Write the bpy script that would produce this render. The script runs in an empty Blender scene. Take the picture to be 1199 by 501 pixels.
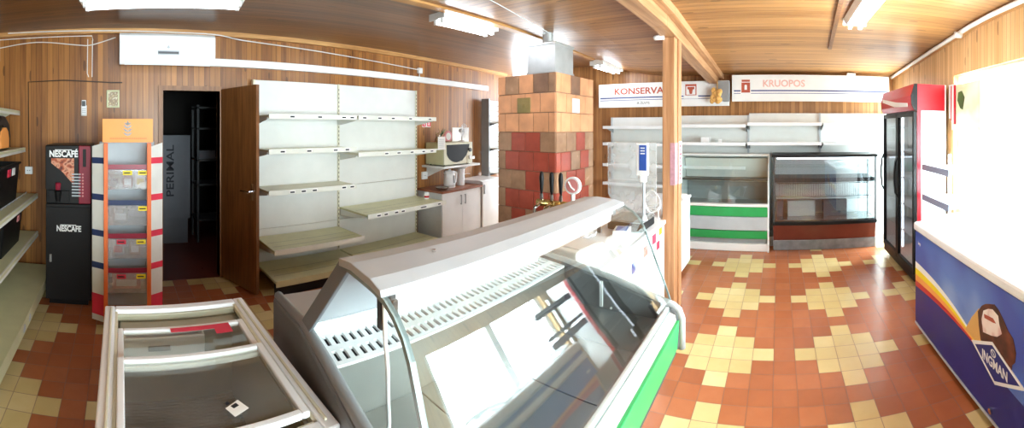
import bpy, bmesh, math, random
from math import sin, cos, pi, sqrt, radians, floor as fl
from mathutils import Vector, Matrix
random.seed(7)
S = bpy.context.scene
COL = S.collection

# ---------------------------------------------------------------- camera, world, light, exposure
F, YH, XL, XR = 455.0, 150.0, 141.0, 912.0        # pixels per radian, horizon row, columns facing the two walls
EYE = 1.62
cd = bpy.data.cameras.new('panorama_camera'); cd.type = 'PANO'
def pano(k, v):
    if hasattr(cd, k): setattr(cd, k, v)
    elif hasattr(cd, 'cycles'): setattr(cd.cycles, k, v)
pano('panorama_type', 'CENTRAL_CYLINDRICAL')
HALF = 1199 / F / 2
pano('central_cylindrical_range_u_min', -HALF); pano('central_cylindrical_range_u_max', HALF)
pano('central_cylindrical_range_v_min', (YH - 501) / F); pano('central_cylindrical_range_v_max', YH / F)
pano('central_cylindrical_radius', 1.0)
cd.clip_start = 0.02
cam = bpy.data.objects.new('panorama_camera', cd); COL.objects.link(cam)
BC = (599.5 - XL) / F                               # bearing of the picture's middle, clockwise from +Y
cam.location = (0, 0, EYE); cam.rotation_euler = (pi / 2, 0, -BC)
S.camera = cam
BR = (XR - XL) / F                                  # bearing of the far wall's normal
ROT = pi / 2 - BR                                   # turn of the far-wall frame (u, v) about Z

S.render.engine = 'CYCLES'
S.cycles.use_denoising = True
S.cycles.max_bounces = 10; S.cycles.transparent_max_bounces = 24
S.cycles.caustics_reflective = False; S.cycles.caustics_refractive = False
S.cycles.sample_clamp_indirect = 8
S.view_settings.view_transform = 'Standard'; S.view_settings.look = 'None'
S.view_settings.gamma = 1; S.view_settings.use_curve_mapping = False
S.view_settings.exposure = 0.7

W = bpy.data.worlds.new('sky'); S.world = W; W.use_nodes = True
bgn = W.node_tree.nodes['Background']
bgn.inputs['Color'].default_value = (0.84, 0.93, 1.0, 1); bgn.inputs['Strength'].default_value = 7.0

WINS = [(0.15, 1.75, 0.72, 2.16), (1.98, 3.62, 0.72, 2.16), (4.95, 5.68, 0.06, 2.2)]      # windows of the right wall: u0, u1, z0, z1
VW = -1.75
def R(u, v, z=0):                                   # far-wall frame -> world
    return Vector((u * cos(ROT) - v * sin(ROT), u * sin(ROT) + v * cos(ROT), z))
for k, (a, b, c, d) in enumerate(WINS):             # daylight entering each window
    ld = bpy.data.lights.new('daylight', 'AREA'); ld.shape = 'RECTANGLE'; ld.size = b - a; ld.size_y = d - c
    ld.energy = (100 if k < 2 else 190) * (b - a); ld.color = (0.86, 0.94, 1.0)
    lo = bpy.data.objects.new('daylight', ld); COL.objects.link(lo)
    lo.location = R((a + b) / 2, VW - 0.2, (c + d) / 2)
    lo.rotation_euler = (pi / 2, 0, ROT)            # -Z of the lamp looks into the room

# ---------------------------------------------------------------- materials
def lin(h):
    h = h.lstrip('#'); r = [int(h[i:i + 2], 16) / 255 for i in (0, 2, 4)]
    return tuple(c / 12.92 if c <= 0.04045 else ((c + 0.055) / 1.055) ** 2.4 for c in r)
class NT:
    def __init__(s, name):
        s.m = bpy.data.materials.new(name); s.m.use_nodes = True
        s.t = s.m.node_tree; s.n = s.t.nodes; s.n.clear(); s.out = s.n.new('ShaderNodeOutputMaterial')
    def node(s, typ, **kw):
        n = s.n.new(typ)
        for k, v in kw.items(): setattr(n, k, v)
        return n
    def link(s, a, b): s.t.links.new(a, b)
    def put(s, sock, v):
        if hasattr(v, 'is_linked') or isinstance(v, bpy.types.NodeSocket): s.link(v, sock)
        else: sock.default_value = v
    def math(s, op, a, b=0.0, c=None):
        n = s.node('ShaderNodeMath', operation=op); s.put(n.inputs[0], a); s.put(n.inputs[1], b)
        if c is not None: s.put(n.inputs[2], c)
        return n.outputs[0]
    def mix(s, f, a, b, typ='MIX'):
        n = s.node('ShaderNodeMix', data_type='RGBA', blend_type=typ)
        s.put(n.inputs[0], f); s.put(n.inputs[6], (*a, 1) if isinstance(a, tuple) else a); s.put(n.inputs[7], (*b, 1) if isinstance(b, tuple) else b)
        return n.outputs[2]
    def coord(s, kind='Object'): return s.node('ShaderNodeTexCoord').outputs[kind]
    def xyz(s, v):
        n = s.node('ShaderNodeSeparateXYZ'); s.link(v, n.inputs[0]); return n.outputs
    def vec(s, x=0.0, y=0.0, z=0.0):
        n = s.node('ShaderNodeCombineXYZ')
        for i, q in enumerate((x, y, z)): s.put(n.inputs[i], q)
        return n.outputs[0]
    def noise(s, v, scale, detail=3.0, rough=0.5):
        n = s.node('ShaderNodeTexNoise'); s.link(v, n.inputs['Vector']); n.inputs['Scale'].default_value = scale
        n.inputs['Detail'].default_value = detail; n.inputs['Roughness'].default_value = rough; return n.outputs[0]
    def white(s, v):
        n = s.node('ShaderNodeTexWhiteNoise', noise_dimensions='3D'); s.link(v, n.inputs['Vector']); return n.outputs['Value']
    def ramp(s, f, stops):
        n = s.node('ShaderNodeValToRGB'); s.link(f, n.inputs[0]); e = n.color_ramp.elements
        while len(e) < len(stops): e.new(0.5)
        for i, (p, c) in enumerate(stops): e[i].position = p; e[i].color = (*c, 1)
        return n.outputs[0]
    def bsdf(s, col, rough=0.5, metal=0.0, bump=None, bstr=0.3, bdist=0.01, coat=0.0, emit=None, estr=0.0, spec=0.5):
        b = s.node('ShaderNodeBsdfPrincipled')
        s.put(b.inputs['Base Color'], (*col, 1) if isinstance(col, tuple) else col)
        s.put(b.inputs['Roughness'], rough); b.inputs['Metallic'].default_value = metal
        b.inputs['Coat Weight'].default_value = coat; b.inputs['Coat Roughness'].default_value = 0.08
        b.inputs['Specular IOR Level'].default_value = spec
        if emit: b.inputs['Emission Color'].default_value = (*emit, 1); b.inputs['Emission Strength'].default_value = estr
        if bump is not None:
            n = s.node('ShaderNodeBump'); n.inputs['Strength'].default_value = bstr; n.inputs['Distance'].default_value = bdist
            s.link(bump, n.inputs['Height']); s.link(n.outputs[0], b.inputs['Normal'])
        s.link(b.outputs[0], s.out.inputs[0]); return s.m
def plain(name, h, rough=0.5, metal=0.0, var=0.06, scale=6.0, coat=0.0, emit=0.0, spec=0.4):
    s = NT(name); c = lin(h)
    n = s.noise(s.coord(), scale, 4)
    col = s.ramp(n, [(0.3, tuple(x * (1 - var) for x in c)), (0.7, tuple(min(1, x * (1 + var)) for x in c))])
    rg = s.math('MULTIPLY_ADD', n, 0.12, rough - 0.06)
    return s.bsdf(col, rg, metal, coat=coat, emit=c if emit else None, estr=emit, spec=spec)
def boards(name, axis, along, dark, light, width=0.06, rough=0.38, gscale=1.0, knots=True, gdark=0.35):
    s = NT(name); o = s.coord(); p = s.xyz(o)
    t = s.math('DIVIDE', p[axis], width); i = s.math('FLOOR', t); fr = s.math('FRACT', t)
    w = s.white(s.vec(i, 3.7, 1.1))
    shift = s.math('MULTIPLY', w, 37.0)
    q = [None] * 3
    for k in range(3):
        if k == along: q[k] = s.math('ADD', s.math('MULTIPLY', p[k], 1.3 * gscale), shift)
        else: q[k] = s.math('ADD', s.math('MULTIPLY', p[k], 26.0 * gscale), shift)
    g = s.noise(s.vec(*q), 1.0, 5, 0.6)
    f = s.math('ADD', s.math('MULTIPLY', g, 0.75), s.math('MULTIPLY', w, 0.35))
    mid = tuple((a + b) / 2 for a, b in zip(dark, light))
    col = s.ramp(f, [(0.25, dark), (0.52, mid), (0.85, light)])
    if knots:
        qq = [s.math('ADD', s.math('MULTIPLY', p[k], 2.2 if k == along else 9.0), shift) for k in range(3)]
        v = s.node('ShaderNodeTexVoronoi'); s.link(s.vec(*qq), v.inputs['Vector']); v.inputs['Scale'].default_value = 1.0
        kn = s.math('LESS_THAN', v.outputs['Distance'], 0.13)
        col = s.mix(s.math('MULTIPLY', kn, 0.65), col, tuple(x * 0.35 for x in dark))
    e = s.math('ABSOLUTE', s.math('SUBTRACT', fr, 0.5))
    gr = s.math('GREATER_THAN', e, 0.46)
    col = s.mix(s.math('MULTIPLY', gr, 1 - gdark), col, tuple(x * 0.3 for x in dark))
    h = s.math('SUBTRACT', s.math('MULTIPLY', g, 0.15), gr)
    return s.bsdf(col, rough, bump=h, bstr=0.5, bdist=0.006)
def wood(name, dark, light, along=2, rough=0.45, sc=1.0):
    s = NT(name); p = s.xyz(s.coord())
    q = [s.math('MULTIPLY', p[k], (2.0 if k == along else 34.0) * sc) for k in range(3)]
    g = s.noise(s.vec(*q), 1.0, 5, 0.6)
    return s.bsdf(s.ramp(g, [(0.3, dark), (0.7, light)]), rough, bump=g, bstr=0.15)
def tilefloor(name):
    s = NT(name); o = s.coord(); p = s.xyz(o)
    def lattice(x, y):                               # returns cream mask, grout mask, tile random
        i, j = s.math('FLOOR', x), s.math('FLOOR', y)
        def fold(a):
            m = s.math('FLOORED_MODULO', s.math('ADD', a, 3.0), 6.0)
            return s.math('ABSOLUTE', s.math('SUBTRACT', m, 3.0))
        cream = s.math('LESS_THAN', s.math('ADD', fold(i), fold(j)), 2.5)
        fx = s.math('ABSOLUTE', s.math('SUBTRACT', s.math('FRACT', x), 0.5)); fy = s.math('ABSOLUTE', s.math('SUBTRACT', s.math('FRACT', y), 0.5))
        grout = s.math('GREATER_THAN', s.math('MAXIMUM', fx, fy), 0.484)
        return cream, grout, s.white(s.vec(i, j, 0.5))
    # far-wall lattice: the object is laid in the (u, v) frame
    T = 0.15
    xa = s.math('DIVIDE', s.math('SUBTRACT', 0.486, p[1]), T); ya = s.math('DIVIDE', s.math('SUBTRACT', 2.855, p[0]), T)
    # lattice by the shelves on the left, square to the left wall
    X = s.math('SUBTRACT', s.math('MULTIPLY', p[0], cos(ROT)), s.math('MULTIPLY', p[1], sin(ROT)))
    Y = s.math('ADD', s.math('MULTIPLY', p[0], sin(ROT)), s.math('MULTIPLY', p[1], cos(ROT)))
    xb = s.math('ADD', s.math('DIVIDE', s.math('SUBTRACT', X, -0.499), T), 2.0); yb = s.math('DIVIDE', s.math('SUBTRACT', 3.2, Y), T)
    A, B = lattice(xa, ya), lattice(xb, yb)
    sel = s.math('GREATER_THAN', X, 1.25)
    def pick(k):
        n = s.node('ShaderNodeMix', data_type='FLOAT'); s.put(n.inputs[0], sel); s.put(n.inputs[2], B[k]); s.put(n.inputs[3], A[k]); return n.outputs[0]
    cream, grout, rnd = pick(0), pick(1), pick(2)
    n = s.noise(o, 9.0, 5, 0.6)
    f = s.math('ADD', s.math('MULTIPLY', rnd, 0.55), s.math('MULTIPLY', n, 0.5))
    red = s.ramp(f, [(0.2, lin('9c5a38')), (0.55, lin('a9633e')), (0.9, lin('b46f49'))])
    yel = s.ramp(f, [(0.2, lin('cbb277')), (0.6, lin('d5be86')), (0.95, lin('decb98'))])
    col = s.mix(cream, red, yel)
    col = s.mix(s.math('MULTIPLY', grout, 0.7), col, lin('6a4630'))
    dirt = s.ramp(s.noise(o, 1.7, 4), [(0.35, (0.88, 0.87, 0.86)), (0.65, (1, 1, 1))])
    col = s.mix(1.0, col, dirt, 'MULTIPLY')
    rg = s.math('ADD', s.math('MULTIPLY', n, 0.08), s.math('MULTIPLY_ADD', grout, 0.3, 0.2))
    return s.bsdf(col, rg, bump=s.math('SUBTRACT', s.math('MULTIPLY', n, 0.1), grout), bstr=0.35, bdist=0.004)
def glass(name, tint=(0.93, 0.97, 0.96), refl=0.06, edge=0.75, rough=0.01, clear=1.0):
    s = NT(name)
    tr = s.node('ShaderNodeBsdfTransparent'); tr.inputs[0].default_value = (*tint, 1)
    gl = s.node('ShaderNodeBsdfGlossy'); gl.inputs['Roughness'].default_value = rough; gl.inputs[0].default_value = (1, 1, 1, 1)
    lw = s.node('ShaderNodeLayerWeight'); lw.inputs['Blend'].default_value = 0.3
    f = s.math('MULTIPLY_ADD', s.math('POWER', lw.outputs['Facing'], 3.0), edge, refl)
    m = s.node('ShaderNodeMixShader'); s.link(f, m.inputs[0]); s.link(tr.outputs[0], m.inputs[1]); s.link(gl.outputs[0], m.inputs[2])
    o = m
    if clear < 1.0:                                  # a milky film on the sheet
        df = s.node('ShaderNodeBsdfDiffuse'); df.inputs[0].default_value = (0.85, 0.86, 0.86, 1)
        m2 = s.node('ShaderNodeMixShader'); n = s.noise(s.coord(), 5.0, 3)
        s.link(s.math('MULTIPLY', n, 2 * (1 - clear)), m2.inputs[0]); s.link(m.outputs[0], m2.inputs[1]); s.link(df.outputs[0], m2.inputs[2]); o = m2
    s.link(o.outputs[0], s.out.inputs[0]); return s.m
def emissive(name, h, strength):
    s = NT(name); e = s.node('ShaderNodeEmission'); e.inputs[0].default_value = (*lin(h), 1); e.inputs[1].default_value = strength
    s.link(e.outputs[0], s.out.inputs[0]); return s.m
def blobs(name, cols, scale=9.0, rough=0.4):         # a printed picture made of soft colour patches
    s = NT(name); o = s.coord()
    n = s.noise(o, scale, 2, 0.4); k = len(cols)
    return s.bsdf(s.ramp(n, [(0.3 + 0.4 * i / (k - 1), lin(c)) for i, c in enumerate(cols)]), rough)

DW, LW_ = lin('5a3015'), lin('b87a42')
M = dict(
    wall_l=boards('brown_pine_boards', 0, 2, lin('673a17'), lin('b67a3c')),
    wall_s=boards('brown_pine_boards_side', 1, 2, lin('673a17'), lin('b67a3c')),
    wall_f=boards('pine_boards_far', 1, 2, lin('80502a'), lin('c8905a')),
    wall_r=boards('flare_paled_pine_boards', 0, 2, lin('c09058'), lin('e8c08c')),  # boards coloured paler to imitate flare washing over the window wall
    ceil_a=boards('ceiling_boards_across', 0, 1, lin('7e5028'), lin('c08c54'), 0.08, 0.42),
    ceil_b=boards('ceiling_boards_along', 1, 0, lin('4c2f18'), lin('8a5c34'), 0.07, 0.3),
    trim=wood('pine_trim', lin('a5713c'), lin('d2a064'), 0), beam=wood('beam_pine', lin('966842'), lin('c6986e'), 0, 0.4, 0.7),
    post=wood('post_pine', lin('986642'), lin('c8966c'), 2, 0.4, 0.7), doorw=wood('door_veneer', lin('583418'), lin('84552c'), 2, 0.35),
    frame=wood('door_frame_wood', lin('704828'), lin('9a6a40'), 2), floor=tilefloor('terracotta_and_cream_tiles'),
    white=plain('white_enamel', 'ecedec', 0.3, 0, 0.03), white_m=plain('white_plastic', 'eceff2', 0.4, 0, 0.03),
    cream=plain('cream_shelf_metal', 'd8d4bc', 0.4, 0, 0.05), panel=plain('shelf_back_metal', 'dfe0dc', 0.45, 0, 0.03),
    rail=plain('price_rail_plastic', 'ddddd2', 0.35), ivory=plain('ivory_shelf_metal', 'c9c79f', 0.4, 0, 0.07),
    grey=plain('grey_plastic', '8f9190', 0.4), frontgrey=plain('pale_cabinet_side', 'd0d2d2', 0.4), lgrey=plain('light_grey_metal', 'b4babf', 0.45, 0.0), dgrey=plain('dark_grey_metal', '4a4b4c', 0.4, 0.2),
    black=plain('black_plastic', '100f10', 0.45, 0, 0.2, spec=0.3), blackm=plain('black_matte', '151314', 0.6, 0, 0.2, spec=0.3),
    steel=plain('stainless_steel', 'b4b5b2', 0.22, 0.9, 0.08, 3.0), dsteel=plain('dull_steel_deck', '9a9c98', 0.3, 0.75, 0.12, 2.5),
    chrome=plain('chrome', 'd8d8d8', 0.12, 1.0, 0.02), brass=plain('brass', 'c8a860', 0.25, 0.9), galv=plain('galvanised_sheet', 'b8b9b8', 0.45, 0.5, 0.1, 8),
    green=plain('green_stripe', '2f9d55', 0.35, 0, 0.05), red=plain('red_plastic', 'c01828', 0.35), pink=plain('pink_red_strip', 'd8304a', 0.5, 0, 0.15),
    navy=plain('navy_strip', '26355e', 0.5, 0, 0.15), orange=plain('orange_board', 'f3a052', 0.5, 0, 0.04), orpost=plain('orange_post', 'e8743a', 0.5),
    yellow=plain('yellow_tag', 'f0d820', 0.5), blue=plain('blue_plastic', '3556a8', 0.4), dblue=plain('deep_blue_print', '1d2b78', 0.35, 0, 0.1),
    mblue=blobs('blue_sky_print', ['3352b0', '5580cc', 'a4c2e8'], 1.6, 0.3), paper=plain('paper', 'efeee8', 0.7, 0, 0.03), ink=plain('ink', '2a2a30', 0.7),
    redink=plain('faded_red_ink', 'b4553f', 0.6), blueink=plain('blue_ink', '3a4a86', 0.6), gold=plain('straw', 'd8a860', 0.7, 0, 0.15, 30),
    cone=plain('wafer_cone', 'd9a860', 0.6), choc=blobs('chocolate', ['2e140c', '55271a', '7a3c28'], 14), icecream=blobs('ice_cream', ['f6f0ea', 'f2e2dc', 'b03038'], 10),
    rubber=plain('grey_bumper', 'a8aaa9', 0.45), rbrown=plain('red_brown_panel', '6a3226', 0.3, 0, 0.1), flapink=plain('dull_pink_paper', 'b88a92', 0.6, 0, 0.15, 30), railbeige=plain('beige_rail', 'b3a9a2', 0.45), railblue=plain('washed_blue_rail', '8a90a8', 0.4), filltube=emissive('added_fill_tube', 'f0f6ff', 3.5), kick=plain('grey_kick_panel', '82888c', 0.35, 0.3, 0.2, 12),
    tank=plain('freezer_lining', 'a9a690', 0.4, 0, 0.1), tankfloor=plain('freezer_floor', '827a60', 0.5, 0, 0.15, 7), ripple=plain('white_lid_frame', 'eef1f3', 0.55, 0, 0.03),
    glass=glass('clear_glass'), caseglass=glass('curved_case_glass', (0.94, 0.97, 0.96), 0.10, 0.6), fglass=glass('fridge_glass', (0.82, 0.85, 0.87), 0.10, 0.5),
    lidglass=glass('sliding_lid_glass', (0.9, 0.9, 0.86), 0.05, 0.4, 0.02, 0.93), acrylic=glass('cloudy_acrylic', (0.94, 0.95, 0.95), 0.06, 0.4, 0.04, 0.72),
    edge=plain('glass_edge', '8f9f9e', 0.2), galvp=plain('pale_grey_panel', 'a6a7ab', 0.45, 0, 0.04), wing=plain('milky_wing', 'd9d8d2', 0.4), fadedred=plain('glare_paled_red_ink', 'e8b8ae', 0.6), tube=emissive('fluorescent_tube', 'e9f3ff', 34.0), tube_bright=emissive('bright_fluorescent_tube', 'f2f7ff', 50.0), tube_dim=emissive('old_fluorescent_tube', 'e9f3ff', 11.0), caselamp=emissive('case_glow', 'fafdff', 1.0),  # second banner's lettering ink is paled to imitate bright light washing over it
    plastic_bag=glass('clear_bag', (0.9, 0.9, 0.92), 0.12, 0.4, 0.15, 0.7), tray=glass('clear_tray', (0.88, 0.88, 0.9), 0.1, 0.5, 0.08, 0.8),
    t_red=plain('glazed_red_tile', 'a34a3a', 0.22, 0, 0.15, 9, 0.3), t_brn=plain('glazed_brown_tile', 'a07a5e', 0.25, 0, 0.2, 9, 0.2), t_peach=plain('peach_tile', 'd89a70', 0.3, 0, 0.15, 7),
    t_olive=plain('olive_tile', '8d7a4c', 0.25, 0, 0.15, 7), t_dark=plain('sooty_brown_tile', '86644f', 0.35, 0, 0.25, 7), grouts=plain('stove_grout', '94705a', 0.8),
    face=blobs('cup_advert_print', ['5a1c12', 'b0522e', 'd89a78', '7a2a18'], 22.0), maroon=plain('maroon_print', '8c1c34', 0.35), 
    picture=blobs('small_icon_picture', ['c8b48c', '8a6f50', 'e6dcc0'], 40.0), leafy=plain('leaf_green', '3f5a2c', 0.6, 0, 0.2), fur=plain('brown_plush', '9c7a5a', 0.9), pinkcl=plain('pink_plate', 'd88a8a', 0.5),
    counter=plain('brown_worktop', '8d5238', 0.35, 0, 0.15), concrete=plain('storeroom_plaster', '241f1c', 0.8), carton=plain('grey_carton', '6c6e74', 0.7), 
    mgrey=plain('mid_grey_panel', '8c8e8f', 0.4), endgrey=plain('end_panel_grey', '66686a', 0.45), postgrey=plain('end_post_grey', '74767a', 0.4), poster=blobs('washed_poster', ['dfe6cf', 'c4d2a8', 'eef0e4'], 3.0), wirew=plain('white_cable', 'e6e4e0', 0.5), wireb=plain('dark_cable', '3a2a22', 0.5),
)

# ---------------------------------------------------------------- mesh helpers
class MB:
    def __init__(s): s.bm = bmesh.new(); s.k = 0
    def use(s, k): s.k = k; return s
    def _f(s, vs):
        try: f = s.bm.faces.new(vs)
        except ValueError: return
        f.material_index = s.k
    def hexa(s, P):                                   # 8 corners: bottom ring then top ring
        v = [s.bm.verts.new(p) for p in P]
        for q in ((3, 2, 1, 0), (4, 5, 6, 7), (0, 1, 5, 4), (1, 2, 6, 5), (2, 3, 7, 6), (3, 0, 4, 7)): s._f([v[i] for i in q])
        return s
    def box(s, x0, y0, z0, x1, y1, z1):
        return s.hexa([(x0, y0, z0), (x1, y0, z0), (x1, y1, z0), (x0, y1, z0), (x0, y0, z1), (x1, y0, z1), (x1, y1, z1), (x0, y1, z1)])
    def prism(s, pts, axis, a, b):                    # pts: 2-D polygon in the two other axes, in axis order
        def mk(p, c):
            q = list(p); q.insert(axis, c); return tuple(q)
        A = [s.bm.verts.new(mk(p, a)) for p in pts]; B = [s.bm.verts.new(mk(p, b)) for p in pts]; n = len(pts)
        s._f(A[::-1]); s._f(B)
        for i in range(n): s._f([A[i], A[(i + 1) % n], B[(i + 1) % n], B[i]])
        return s
    def cyl(s, p, q, r, n=16, r2=None, caps=True):
        p, q = Vector(p), Vector(q); d = (q - p).normalized(); r2 = r if r2 is None else r2
        a = d.orthogonal().normalized(); b = d.cross(a)
        A = [s.bm.verts.new(p + (a * cos(2 * pi * i / n) + b * sin(2 * pi * i / n)) * r) for i in range(n)]
        B = [s.bm.verts.new(q + (a * cos(2 * pi * i / n) + b * sin(2 * pi * i / n)) * r2) for i in range(n)]
        if caps: s._f(A[::-1]); s._f(B)
        for i in range(n): s._f([A[i], A[(i + 1) % n], B[(i + 1) % n], B[i]])
        return s
    def tube(s, pts, r, n=8):
        P = [Vector(p) for p in pts]; rings = []; a = None
        for i, p in enumerate(P):
            d = (P[min(i + 1, len(P) - 1)] - P[max(i - 1, 0)]).normalized()
            a = d.orthogonal().normalized() if a is None else (a - d * a.dot(d)).normalized()
            b = d.cross(a)
            rings.append([s.bm.verts.new(p + (a * cos(2 * pi * k / n) + b * sin(2 * pi * k / n)) * r) for k in range(n)])
        for A, B in zip(rings, rings[1:]):
            for i in range(n): s._f([A[i], A[(i + 1) % n], B[(i + 1) % n], B[i]])
        s._f(rings[0][::-1]); s._f(rings[-1]); return s
    def lathe(s, prof, c=(0, 0, 0), n=24):            # prof: (radius, z)
        rings = []
        for r, z in prof:
            rings.append([s.bm.verts.new((c[0] + max(r, 1e-4) * cos(2 * pi * i / n), c[1] + max(r, 1e-4) * sin(2 * pi * i / n), c[2] + z)) for i in range(n)])
        for A, B in zip(rings, rings[1:]):
            for i in range(n): s._f([A[i], A[(i + 1) % n], B[(i + 1) % n], B[i]])
        s._f(rings[0][::-1]); s._f(rings[-1]); return s
    def ball(s, c, rx, ry=None, rz=None, n=14):
        ry = rx if ry is None else ry; rz = rx if rz is None else rz
        pr = [(sin(pi * k / n), -cos(pi * k / n)) for k in range(n + 1)]
        base = len(s.bm.verts); s.lathe(pr, (0, 0, 0), 2 * n); s.bm.verts.ensure_lookup_table()
        for v in s.bm.verts[base:]: v.co = Vector((c[0] + v.co.x * rx, c[1] + v.co.y * ry, c[2] + v.co.z * rz))
        return s
    def sheet(s, prof, axis, a, b, th):               # a bent sheet: profile polyline extruded along an axis, th thick; slot k+1 on its edges
        n = len(prof); inner = []
        for i, p in enumerate(prof):
            d = Vector(prof[min(i + 1, n - 1)]) - Vector(prof[max(i - 1, 0)]); d.normalize()
            inner.append((p[0] - d.y * th, p[1] + d.x * th))
        def mk(p, c):
            q = list(p); q.insert(axis, c); return tuple(q)
        V = [[s.bm.verts.new(mk(p, c)) for p in L] for L in (prof, inner) for c in (a, b)]
        oa, ob, ia, ib = V; k0 = s.k
        for i in range(n - 1):
            s.k = k0; s._f([oa[i], ob[i], ob[i + 1], oa[i + 1]]); s._f([ia[i + 1], ib[i + 1], ib[i], ia[i]])
            s.k = k0 + 1; s._f([oa[i + 1], ia[i + 1], ia[i], oa[i]]); s._f([ob[i], ib[i], ib[i + 1], ob[i + 1]])
        s.k = k0 + 1; s._f([oa[0], ia[0], ib[0], ob[0]]); s._f([oa[-1], ob[-1], ib[-1], ia[-1]])
        s.k = k0; return s
    def mesh(s, name, mats, off=(0, 0, 0), smooth=False):
        o = Vector(off)
        for v in s.bm.verts: v.co -= o
        bmesh.ops.recalc_face_normals(s.bm, faces=s.bm.faces)
        me = bpy.data.meshes.new(name); s.bm.to_mesh(me); s.bm.free()
        for m in (mats if isinstance(mats, (list, tuple)) else [mats]): me.materials.append(M[m] if isinstance(m, str) else m)
        if smooth:
            for p in me.polygons: p.use_smooth = True
        return me
def finish(o, bevel, smooth):
    if bevel:
        b = o.modifiers.new('bevel', 'BEVEL'); b.width = bevel; b.segments = 2; b.limit_method = 'ANGLE'; b.angle_limit = radians(40)
def at(frame, p): return Vector(p) if frame == 'L' else R(*p)
class Thing:
    def __init__(s, name, label, cat, frame, origin, group=None, kind=None):
        s.frame, s.o = frame, Vector(origin)
        s.root = bpy.data.objects.new(name, None); COL.objects.link(s.root); s.root.empty_display_size = 0.1
        s.root.location = at(frame, origin); s.root.rotation_euler.z = ROT if frame == 'R' else 0
        if kind: s.root['kind'] = kind
        else: s.root['label'] = label; s.root['category'] = cat
        if group: s.root['group'] = group
    def part(s, name, mb, mats, parent=None, bevel=0, smooth=False, label=None):
        o = bpy.data.objects.new(name, mb.mesh(name, mats, s.o, smooth)); COL.objects.link(o); o.parent = parent or s.root
        finish(o, bevel, smooth)
        if label: o['label'] = label
        return o
    def word(s, name, txt, size, pos, rot, mat, parent=None, depth=0.001, bold=0.0, width=None, label=None, shear=0):
        me = lettering(name, txt, size, mat, depth, bold, width, shear)
        o = bpy.data.objects.new(name, me); COL.objects.link(o); o.parent = parent or s.root
        o.location = Vector(pos) - s.o; o.rotation_euler = rot
        if label: o['label'] = label
        return o
def lettering(name, txt, size, mat, depth=0.001, bold=0.0, width=None, shear=0):
    c = bpy.data.curves.new(name, 'FONT'); c.body = txt; c.size = size; c.align_x = 'CENTER'; c.align_y = 'CENTER'; c.extrude = depth; c.offset = bold; c.shear = shear
    c.resolution_u = 3
    tmp = bpy.data.objects.new('tmp', c); COL.objects.link(tmp); bpy.context.view_layer.update()
    dg = bpy.context.evaluated_depsgraph_get(); me = bpy.data.meshes.new_from_object(tmp.evaluated_get(dg))
    bpy.data.objects.remove(tmp); bpy.data.curves.remove(c)
    if width:
        xs = [v.co.x for v in me.vertices]; k = width / (max(xs) - min(xs))
        for v in me.vertices: v.co.x *= k
    me.materials.clear(); me.materials.append(M[mat]); me.name = name
    return me
def solo(name, mb, mats, label, cat, frame, origin, group=None, bevel=0, smooth=False):
    o = bpy.data.objects.new(name, mb.mesh(name, mats, origin, smooth)); COL.objects.link(o)
    o.location = at(frame, origin); o.rotation_euler.z = ROT if frame == 'R' else 0
    o['label'] = label; o['category'] = cat
    if group: o['group'] = group
    finish(o, bevel, smooth); return o
def struct(name, mb, mats, frame='L', bevel=0, parent=None):
    o = bpy.data.objects.new(name, mb.mesh(name, mats)); COL.objects.link(o)
    if parent: o.parent = parent
    else: o.rotation_euler.z = ROT if frame == 'R' else 0; o['kind'] = 'structure'
    finish(o, bevel, False); return o
def dup(o, parent=None):
    c = o.copy(); COL.objects.link(c)
    if parent: c.parent = parent
    for ch in list(o.children): dup(ch, c)
    return c
FL = (pi / 2, 0, 0)                                  # lettering that faces the room from the left wall
FF = (pi / 2, 0, -pi / 2)                            # from the far wall
FRW = (pi / 2, 0, pi)                                # from the window side

# ================================================================ the room
YL, XS, UF = 4.10, -1.36, 5.78                       # left wall, side wall behind the left shelves, far wall
def uv(x, y): return (x * cos(ROT) + y * sin(ROT), -x * sin(ROT) + y * cos(ROT))
def ceil_z(u, v):
    def st(a, b, x):
        t = min(1, max(0, (x - a) / (b - a))); return t * t * (3 - 2 * t)
    base = 2.60 - 0.18 * max(0, min(1, (u - 3.0) / 2.75))
    return base + (2.66 - base) * st(1.6, 3.2, v)
B_ = R(0, 0); XB = (UF + YL * -sin(ROT)) / cos(ROT)  # where the left and far walls meet
ybk = (VW - XS * -sin(ROT)) / cos(ROT)
corners = [(XS, YL), (XB, YL), tuple(R(UF, VW)[:2]), (XS, ybk)]
m = MB()
cu = [uv(*c) for c in corners]
m.prism([(c[0], c[1]) for c in cu], 2, -0.1, 0.0)
struct('floor', m, 'floor', 'R')
# left wall with the doorway
DX0, DX1, DZ = 0.45, 1.07, 2.02
m = MB(); m.box(XS - 0.1, YL, 0, DX0, YL + 0.12, 3.0).box(DX1, YL, 0, XB + 0.2, YL + 0.12, 3.0).box(DX0, YL, DZ, DX1, YL + 0.12, 3.0)
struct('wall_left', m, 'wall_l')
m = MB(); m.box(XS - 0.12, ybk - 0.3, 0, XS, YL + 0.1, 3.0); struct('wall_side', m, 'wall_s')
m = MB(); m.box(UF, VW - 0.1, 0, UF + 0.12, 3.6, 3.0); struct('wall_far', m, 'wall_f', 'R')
# window wall, with openings
m = MB(); us = [-2.2]
for a, b, c, d in WINS:
    m.box(us[-1], VW - 0.14, 0, a, VW, 3.0); m.box(a, VW - 0.14, 0, b, VW, c); m.box(a, VW - 0.14, d, b, VW, 3.0); us.append(b)
m.box(us[-1], VW - 0.14, 0, UF + 0.12, VW, 3.0)
struct('wall_right', m, 'wall_r', 'R')
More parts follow.
